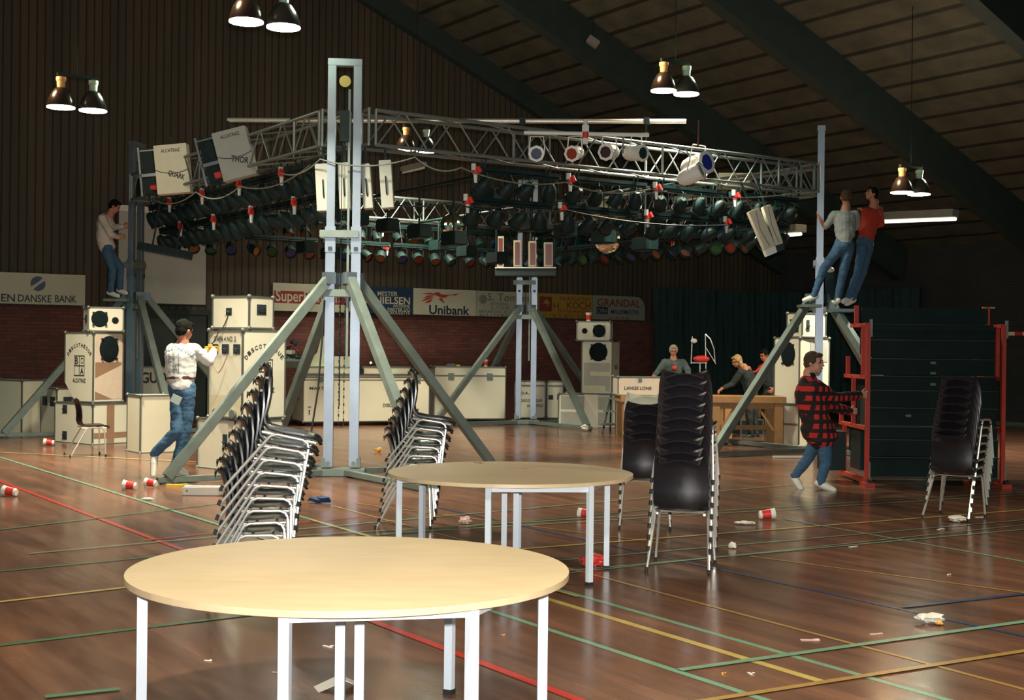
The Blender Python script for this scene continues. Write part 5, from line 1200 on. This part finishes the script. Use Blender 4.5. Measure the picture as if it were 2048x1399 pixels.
# ------------------------------------------------------------------ people
def basis_from(f, up=(0, 0, 1)):
    f = Vector(f).normalized(); r = f.cross(Vector(up)).normalized(); u = r.cross(f)
    return r, f, u, Matrix((r, f, u)).transposed()
def hand_prims(wr, d, thumb, palm, curl=.5, s=1.0):
    """palm, four fingers of unequal length bent at the knuckles towards `palm`, thumb leaving the side of the palm"""
    d = d.normalized(); th = (thumb - d * thumb.dot(d)).normalized(); pn = (palm - d * palm.dot(d) - th * palm.dot(th)).normalized(); o = []
    for k, q in enumerate((.031, .011, -.010, -.029)): o.append(('c', wr + d * .015 * s + th * q * .6 * s, wr + d * .085 * s + th * q * s, .016 * s, .0125 * s))
    for q, l in ((.031, .072), (.011, .082), (-.010, .076), (-.029, .060)):
        a = wr + d * .09 * s + th * q * s; c1, c2 = curl * 1.1, curl * 2.3
        b = a + (d * math.cos(c1) + pn * math.sin(c1)) * l * .5 * s; c = b + (d * math.cos(c2) + pn * math.sin(c2)) * l * .5 * s
        o += [('c', a, b, .0100 * s, .0092 * s), ('c', b, c, .0092 * s, .0082 * s)]
    a = wr + d * .025 * s + th * .022 * s; b = a + (th * .75 + d * .5 + pn * .35).normalized() * .042 * s; c = b + (d * .8 + th * .25 + pn * .5).normalized() * .034 * s
    return o + [('c', a, b, .014 * s, .0115 * s), ('c', b, c, .0112 * s, .0095 * s)]
def person(label, Y, J, face, look, skin=SKIN, hair=HAIRD, shirt=None, trousers=DENIM, shoes=SHOEW, sleeves='long', hands={}, hs=1.0, hairlen=0, sc=1.0, jacket=1.0, gloves=None, extra=None, group=None, hem=.06):
    W = {k: P(v[0], v[1], Y + (v[2] if len(v) > 2 else 0)) for k, v in J.items()}
    root_p = (W['anL'] + W['anR']) / 2; root_p = Vector((root_p.x, root_p.y, min(W['toeL'].z, W['toeR'].z) - .03))
    t = thing('person', label, 'person', root_p, 0, group)
    W = {k: v - root_p for k, v in W.items()}; s = sc
    r, f, u, RM_ = basis_from(face, (0, 0, 1)); hd = W['head']
    hl = lambda x, y, z: hd + (r * x + f * y + u * z) * hs
    bp = [('e', hl(0, -.008, .022), Vector((.074, .092, .096)) * hs, RM_), ('e', hl(0, .030, -.035), Vector((.056, .062, .070)) * hs, RM_), ('e', hl(0, .052, -.082), Vector((.032, .030, .026)) * hs, RM_),
          ('c', hl(0, .088, .012), hl(0, .108, -.022), .009 * hs, .013 * hs), ('e', hl(0, .080, .030), Vector((.05, .014, .010)) * hs, RM_), ('e', hl(0, .083, -.055), Vector((.024, .012, .012)) * hs, RM_),
          ('e', hl(.076, -.005, -.005), Vector((.010, .018, .030)) * hs, RM_), ('e', hl(-.076, -.005, -.005), Vector((.010, .018, .030)) * hs, RM_),
          ('c', hl(0, -.02, -.06), W['neck'], .052 * hs, .058 * s), ('c', W['neck'], W['chest'], .07 * s, .10 * s), ('c', W['chest'], W['waist'], .115 * s, .10 * s), ('c', W['waist'], W['pelvis'], .105 * s, .115 * s),
          ('c', W['shL'], W['shR'], .055 * s, .055 * s)]
    for q in 'LR':
        bp += [('c', W['sh' + q], W['el' + q], .050 * s, .038 * s), ('c', W['el' + q], W['wr' + q], .038 * s, .025 * s),
               ('c', W['hip' + q], W['kn' + q], .072 * s, .050 * s), ('c', W['kn' + q], W['an' + q], .048 * s, .034 * s)]
        hdn = hands.get(q, {}); d = Vector(hdn['d']) if 'd' in hdn else (W['wr' + q] - W['el' + q])
        hp = hand_prims(W['wr' + q], d, Vector(hdn.get('thumb', (0, 0, 1))), Vector(hdn.get('palm', (0, 1, -.2))), hdn.get('curl', .6), 1.05 * s)
        if gloves is None: bp += hp
        else:
            bp += [('c', W['wr' + q], W['wr' + q] + d.normalized() * .03, .025, .02)]
    body = blob(bp, 'body', skin, t, .0085, 3)
    if gloves is not None:
        for q in 'LR':
            hdn = hands.get(q, {}); d = Vector(hdn['d']) if 'd' in hdn else (W['wr' + q] - W['el' + q])
            blob(hand_prims(W['wr' + q], d, Vector(hdn.get('thumb', (0, 0, 1))), Vector(hdn.get('palm', (0, 1, -.2))), hdn.get('curl', .6), 1.16) + [('c', W['wr' + q] - d.normalized() * .04, W['wr' + q] + d.normalized() * .02, .034, .03)], 'work_glove', gloves, t, .007, 3)
    # hair
    hp = [('e', hl(0, -.022, .040), Vector((.084, .094, .092)) * hs, RM_), ('e', hl(0, -.050, -.005), Vector((.074, .062, .075)) * hs, RM_), ('e', hl(0, .052, .088), Vector((.062, .040, .026)) * hs, RM_),
          ('e', hl(.062, .0, .03), Vector((.024, .050, .040)) * hs, RM_), ('e', hl(-.062, .0, .03), Vector((.024, .050, .040)) * hs, RM_)]
    for k in range(hairlen):
        hp += [('e', hl(.05, -.03 - .012 * k, -.05 - .06 * k), Vector((.040, .05, .055)) * hs, RM_), ('e', hl(-.05, -.03 - .012 * k, -.05 - .06 * k), Vector((.040, .05, .055)) * hs, RM_), ('e', hl(0, -.06, -.05 - .06 * k), Vector((.05, .04, .055)) * hs, RM_)]
    blob(hp, 'hair', hair, t, .008, 2, wrinkle=.006, wscale=32)
    for sg in (-1, 1):
        mb = MB(); mb.sph(hl(.030 * sg, .083, .010), .0105 * hs, 10); mb.build('eye', EYEM, t)
        mb = MB(); mb.bar(hl(.016 * sg, .094, .032), hl(.044 * sg, .085, .033), .006, .005); mb.build('eyebrow', hair, t)
    mb = MB(); mb.bar(hl(-.019, .097, -.053), hl(.019, .097, -.053), .008, .009); mb.build('mouth', LIPM, t, bevel=.002)
    # clothes
    j = jacket; cp = [('c', W['shL'] * .92 + W['chest'] * .08, W['shR'] * .92 + W['chest'] * .08, .072 * s * j, .072 * s * j), ('c', W['neck'].lerp(W['chest'], .30 if j < 1.2 else .10), W['chest'], .072 * s, .135 * s * j), ('c', W['chest'], W['waist'], .142 * s * j, .128 * s * j),
                      ('c', W['waist'], W['waist'].lerp(W['pelvis'], .8 if hem > 0 else .3), .130 * s * j, .132 * s * j)]
    sd = (W['shR'] - W['shL']).normalized() * .055 * s
    cp += [('c', W['chest'] + sd, W['waist'] + sd * .9, .125 * s * j, .115 * s * j), ('c', W['chest'] - sd, W['waist'] - sd * .9, .125 * s * j, .115 * s * j)]
    if hem > .1: cp += [('e', W['pelvis'] + Vector((0, 0, .03)), Vector((.225, .19, .10)) * s, None), ('e', W['waist'].lerp(W['pelvis'], .5), Vector((.215, .18, .16)) * s, None),
                        ('c', W['waist'] + sd * .9, W['pelvis'] + sd * .9, .120 * s * j, .120 * s * j), ('c', W['waist'] - sd * .9, W['pelvis'] - sd * .9, .120 * s * j, .120 * s * j)]
    for q in 'LR':
        cp.append(('c', W['sh' + q], W['el' + q] if sleeves == 'long' else W['sh' + q].lerp(W['el' + q], .8), .070 * s * j, .058 * s * j))
        if sleeves == 'long': cp.append(('c', W['el' + q], W['el' + q].lerp(W['wr' + q], .93), .057 * s * j, .042 * s * j))
    sh = blob(cp, 'shirt' if jacket < 1.1 else 'jacket', shirt, t, .011, 5, wrinkle=.010, wscale=7)
    tp = [('e', W['pelvis'], Vector((.165, .125, .13)) * s, Matrix.Rotation(math.atan2(sd.y, sd.x), 3, 'Z')), ('c', W['pelvis'], W['waist'].lerp(W['pelvis'], .35), .135 * s, .118 * s)]
    for q in 'LR': tp += [('c', W['hip' + q], W['kn' + q], .098 * s, .070 * s), ('c', W['kn' + q], W['an' + q], .070 * s, .056 * s)]
    blob(tp, 'trousers', trousers, t, .011, 5, wrinkle=.010, wscale=8)
    for q in 'LR':
        a, b = W['an' + q], W['toe' + q]; d = (b - a); d.normalize(); heel = a - d * .035 + Vector((0, 0, -.035)); hd_ = (b - heel).normalized()
        sp_ = [('c', a.lerp(heel, .45), heel, .043, .045), ('c', heel, heel + hd_ * .12, .046, .048), ('c', heel + hd_ * .10, b, .047, .036)]
        so = blob(sp_, 'shoe', shoes, t, .008, 3)
    if extra: extra(t, W, sh)
    return t, W, root_p, sh
def project_print(sh, W, build, origin, xdir, updir, nrm, m, parent, name='back_print'):
    """lettering printed onto cloth: flat lettering dropped along nrm onto the garment"""
    mb = MB(); X, Z, N = Vector(xdir).normalized(), Vector(updir).normalized(), Vector(nrm).normalized()
    F = Matrix((X, -N, Z)).transposed().to_4x4(); F.translation = origin; build(mb, F)
    tree = BVHTree.FromPolygons([v.co for v in sh.data.vertices], [tuple(p.vertices) for p in sh.data.polygons])
    for v in mb.bm.verts:
        hit = tree.ray_cast(v.co + N * .5, -N)
        if hit[0] is not None: v.co = hit[0] + N * .004; v.tag = True
    bmesh.ops.delete(mb.bm, geom=[v for v in mb.bm.verts if not v.tag], context='VERTS')
    return mb.build(name, m, parent)

# man in the plaid jacket pushing the grandstand
gy = gp.y
t, W, rp, sh = person('man in a red and black plaid jacket and jeans pushing the folded grandstand', 16.1,
    dict(head=(1628, 726), neck=(1618, 744), chest=(1620, 788), waist=(1631, 838), pelvis=(1641, 874), shR=(1633, 774, -.17), shL=(1612, 766, .17), elR=(1668, 797, -.05), wrR=(1720, 789, .16), elL=(1660, 812, .25), wrL=(1700, 822, .40),
         hipR=(1648, 880, -.09), hipL=(1633, 880, .09), knR=(1652, 925, -.10), anR=(1641, 963, -.10), toeR=(1668, 980, -.16), knL=(1617, 915, .08), anL=(1590, 951, .12), toeL=(1603, 978, .02)),
    (.80, -.58, -.02), None, skin=mat('pale_reddish_skin', (.56, .27, .18), .55), hair=HAIRB, shirt=PLAID, jacket=1.36, hem=.2, hs=1.14, hands=dict(R=dict(d=(.9, .25, 0), thumb=(.2, -.1, 1), palm=(.3, .8, 0), curl=.75), L=dict(d=(.8, .3, 0), thumb=(0, 0, 1), palm=(0, 1, 0), curl=.7)))
# worker in the white sweatshirt, seen from behind
def back_print(mb, F):
    add_arc_text(mb, 'DISCOTHEQUE', 0, -.13, .24, R(140), R(42), .045, .034, 0, .02, F)
    frame_outline(mb, -.10, -.17, .05, .06, .008, 0, F); quad(mb, -.03, -.17, -.022, .06, 0, F); quad(mb, -.10, -.06, .05, -.052, 0, F)
    add_text(mb, 'B', -.085, -.04, .045, .08, 0, .0, F); add_text(mb, 'A', -.015, -.155, .05, .08, 0, .0, F)
t, W, rp, sh = person('man in a white sweatshirt and patched jeans, back turned, wiring the speaker stack', 16.05,
    dict(head=(369, 661), neck=(366, 684), chest=(362, 710), waist=(362, 748), pelvis=(364, 776), shL=(345, 698, .0), shR=(388, 698, .0), elR=(418, 722, .12), wrR=(428, 701, .42), elL=(375, 722, .30), wrL=(411, 703, .50),
         hipL=(356, 786, .02), hipR=(375, 786, -.02), knR=(372, 858, -.02), anR=(350, 932, .0), toeR=(373, 948, .02), knL=(353, 862, -.08), anL=(309, 906, -.02), toeL=(306, 950, -.08)),
    (.55, .80, -.22), None, skin=SKIND, hair=HAIRD, shirt=WHITECL, jacket=1.08, hs=1.08, sc=1.06, gloves=mat('ochre_work_glove', (.55, .32, .04), .7),
    hands=dict(R=dict(d=(-.5, .8, .1), thumb=(0, -.2, 1), palm=(-.8, 0, -.3), curl=.5), L=dict(d=(.5, .8, .2), thumb=(0, 0, 1), palm=(.5, 0, -.4), curl=.5)))
project_print(sh, W, back_print, (W['chest'] + W['waist']) / 2 + Vector((-.02, 0, .07)), (1, .05, 0), (0, 0, 1), (-.1, -1, 0), mat('faded_print', (.18, .24, .26), .8), t)
mb = MB(); pw = W['waist'].lerp(W['pelvis'], .22); mb.lathe([(.152, -.02), (.156, 0), (.152, .02), (.140, .02), (.140, -.02)], Matrix.Translation(pw) @ Matrix.Diagonal((1.12, .95, 1, 1)), 28); mb.build('belt', BELT, t)
mb = MB(); q = W['pelvis'] + Vector((-.03, -.155, -.13)); mb.box(q, (.12, .012, .10), Matrix.Rotation(R(25), 3, 'Y')); mb.build('trouser_patch', mat('pale_patch', (.35, .42, .40), .8), t)
# climber at the left mast
t, W, rp, sh = person('man in a white sweatshirt and jeans standing high on the left mast', 24.0,
    dict(head=(229, 413), neck=(221, 427), chest=(211, 447), waist=(209, 478), pelvis=(216, 498), shL=(210, 434, .16), shR=(205, 436, -.17), elR=(222, 468, -.22), wrR=(236, 474, .02), elL=(228, 455, .28), wrL=(246, 452, .2),
         hipR=(215, 505, -.09), hipL=(219, 505, .09), knR=(226, 538, -.08), anR=(221, 583, .02), toeR=(236, 592, -.02), knL=(241, 535, .1), anL=(240, 578, .14), toeL=(252, 586, .1)),
    (.85, .1, -.45), None, skin=SKIND, hair=HAIRD, shirt=mat('warm_white_cotton', (.55, .50, .44), .85, 0, .05, 12), jacket=1.12, hands=dict(R=dict(d=(.8, .3, .2), thumb=(0, 0, 1), palm=(0, 1, 0)), L=dict(d=(.8, .2, .1), thumb=(0, 0, 1), palm=(0, 1, 0))))
pl_ = P(236, 598, 24.05); mb = MB(); mb.box((0, 0, -.02), (.42, .38, .05)); o = mb.build('climbing_step', STEEL); o.location = pl_; tag(o, 'grey step plate clamped to the left mast under the climber', 'step')
# two climbers at the right mast
def tee_print(mb, F): 
    add_text(mb, 'ALCATRAZ', -.11, .05, .23, .05, 0, .02, F)
    for k in range(3): frame_outline(mb, -.08 + .06 * k, -.13, -.04 + .06 * k, .0, .006, 0, F)
t, W, rp, sh = person('man in a grey printed T-shirt and jeans climbing the right-hand mast, back turned', 21.35,
    dict(head=(1691, 395), neck=(1692, 412), chest=(1689, 437), waist=(1690, 466), pelvis=(1688, 488), shL=(1668, 429, 0), shR=(1711, 428, 0), elL=(1651, 455, .08), wrL=(1638, 434, .30), elR=(1716, 455, .22), wrR=(1700, 462, .42),
         hipL=(1678, 496, 0), hipR=(1697, 496, 0), knL=(1647, 538, .12), anL=(1628, 590, .22), toeL=(1608, 600, .25), knR=(1684, 555, .10), anR=(1675, 598, .15), toeR=(1668, 608, .3)),
    (.05, .95, -.1), None, skin=SKIND, hair=HAIRB, shirt=GREYCL, sleeves='short', hands=dict(L=dict(d=(0, .6, .8), thumb=(.3, .5, .3), palm=(.8, .3, 0), curl=.9), R=dict(d=(-.7, .6, .2), thumb=(0, 0, 1), palm=(-.5, .2, 0))))
project_print(sh, W, tee_print, W['chest'] + Vector((.02, 0, 0)), (1, 0, 0), (0, 0, 1), (0, -1, 0), mat('faded_print', (.18, .24, .26), .8), t)
t, W, rp, sh = person('man in a red top and jeans climbing behind the man in grey', 21.75,
    dict(head=(1744, 388), neck=(1749, 405), chest=(1744, 432), waist=(1735, 463), pelvis=(1730, 485), shL=(1731, 424, -.10), shR=(1757, 421, .10), elL=(1728, 450, -.05), wrL=(1727, 430, .0), elR=(1763, 447, .12), wrR=(1742, 455, .25),
         hipL=(1725, 492, -.06), hipR=(1736, 492, .08), knL=(1716, 545, -.05), anL=(1697, 594, .0), toeL=(1686, 603, -.02), knR=(1724, 548, .1), anR=(1704, 598, .12), toeR=(1692, 607, .1)),
    (-.80, -.15, .25), None, skin=SKIND, hair=HAIRD, shirt=REDCL, hands=dict(L=dict(d=(-.3, .2, 1), thumb=(0, -.6, .2), palm=(-1, .2, 0)), R=dict(d=(-.8, .2, .2), thumb=(0, 0, 1), palm=(-.5, .2, 0))))
for k, (px, py, w_, m_, lab) in enumerate(((1620, 608, .32, STEEL, 'grey step plank under the left foot of the climber in grey'), (1680, 617, .45, ALU, 'bright step plate at the right-hand mast under the climbers'))):
    c = P(px, py, 21.6); mb = MB(); mb.box((0, .05, -.03), (w_, .45, .05)); mb.box((0, .05, -.07), (.05, .3, .05)); o = mb.build('climbing_step', m_, bevel=.005); o.location = c; tag(o, lab, 'step')
c = P(1661, 560, 21.6); t = thing('work_lamp', 'black upright case with a white top between the climbers\' legs', 'lamp', c); mb = MB(); mb.box((0, .1, -.14), (.15, .15, .55)); mb.build('case', BLACKM, t, bevel=.01)
mb = MB(); mb.sph((0, .08, .17), .075, 12, (1.1, 1, .75)); mb.build('white_cap', WHITEPL, t)
# background people
t, W, rp, sh = person('man in a dark patterned sweatshirt and light cap leaning on the pine table', 26.1,
    dict(head=(1347, 702), neck=(1347, 716), chest=(1347, 735), waist=(1347, 758), pelvis=(1347, 776), shR=(1330, 724, 0), shL=(1365, 724, 0), elR=(1318, 740, -.12), wrR=(1308, 751, -.45), elL=(1376, 740, -.12), wrL=(1377, 752, -.45),
         hipR=(1338, 784, 0), hipL=(1356, 784, 0), knR=(1337, 826, -.03), anR=(1337, 862, .05), toeR=(1335, 869, -.15), knL=(1357, 826, -.03), anL=(1357, 862, .05), toeL=(1359, 869, -.15)),
    (-.1, -1, -.15), None, skin=SKIND, hair=mat('light_cap', (.32, .30, .22), .8), shirt=mat('dark_patterned_cotton', (.06, .085, .08), .85, 0, .5, 9), jacket=1.1, hands=dict(R=dict(d=(-.2, -.9, -.2), palm=(0, 0, -1), thumb=(1, 0, 0), curl=.25), L=dict(d=(.1, -.9, -.2), palm=(0, 0, -1), thumb=(-1, 0, 0), curl=.25)))
mb = MB(); q = W['chest'] + Vector((0, -.185, 0)); mb.sph(q, .045, 10, (1.2, .4, 1)); mb.build('red_print', REDP, t)
person('person with long blonde hair in dark clothes bending over behind the pine table', 25.6,
    dict(head=(1474, 722), neck=(1488, 733), chest=(1495, 752), waist=(1500, 776), pelvis=(1504, 795), shR=(1480, 745, -.16), shL=(1492, 742, .16), elR=(1464, 768, -.16), wrR=(1446, 776, -.25), elL=(1474, 766, .1), wrL=(1452, 772, .0),
         hipR=(1500, 800, -.08), hipL=(1508, 800, .08), knR=(1498, 836, -.1), anR=(1502, 868, -.05), toeR=(1490, 875, -.1), knL=(1508, 836, .1), anL=(1512, 868, .1), toeL=(1500, 874, .05)),
    (-.85, -.3, -.35), None, skin=SKIND, hair=HAIRY, shirt=BLACKCL, trousers=BLACKCL, shoes=BLACKM, hairlen=4, hands=dict(R=dict(palm=(0, 0, -1), thumb=(0, 1, 0)), L=dict(palm=(0, 0, -1), thumb=(0, -1, 0))))
t, W, rp, sh = person('dark-haired person in black with a red strap standing behind the blonde one', 26.6,
    dict(head=(1528, 710), neck=(1534, 724), chest=(1538, 744), waist=(1540, 768), pelvis=(1540, 788), shR=(1522, 734, -.1), shL=(1552, 734, .1), elR=(1512, 755, -.2), wrR=(1502, 742, -.3), elL=(1556, 758, 0), wrL=(1546, 776, -.2),
         hipR=(1532, 795, 0), hipL=(1548, 795, 0), knR=(1532, 830, -.05), anR=(1532, 862, 0), toeR=(1526, 868, -.15), knL=(1550, 830, -.05), anL=(1550, 862, 0), toeL=(1548, 868, -.15)),
    (-.7, -.55, -.3), None, skin=mat('flushed_skin', (.48, .16, .08), .5), hair=HAIRD, shirt=BLACKCL, trousers=BLACKCL, shoes=BLACKM)
mb = MB(); mb.tube([W['neck'] + Vector((-.05, -.1, -.0)), W['wrR'] + Vector((.1, -.02, 0)), W['wrR'] + Vector((-.02, 0, -.04))], .022, 8); mb.build('red_strap', REDP, t)
t = thing('cymbal_stand', 'pale shiny stand with a red round pad in front of the black drape', 'stand', near(1410, 872) + Vector((0, .8, 0)))
mb = MB(); mb.cyl((0, 0, 0), (0, 0, 1.5), .014); mb.cyl((-.18, 0, 1.4), (-.16, 0, 1.95), .012); mb.cyl((.12, 0, 1.3), (.10, 0, 2.0), .012); mb.cyl((.1, 0, 1.75), (.32, 0, 1.4), .010); mb.bar((-.18, 0, 1.42), (.14, 0, 1.42), .02); mb.tube([(.1, 0, 2.0), (.2, 0, 1.9), (.28, 0, 1.7), (.3, 0, 1.45)], .012); mb.build('rods', CHROME, t)
mb = MB(); mb.sph((-.13, -.02, 1.86), .05, 10, (1.3, .6, 1)); mb.build('white_clip', WHITEPL, t)
mb = MB(); mb.sph((.02, -.05, 1.5), .14, 16, (1.2, .3, .5)); mb.build('red_pad', REDP, t)

bpy.data.scenes.remove(WORK)
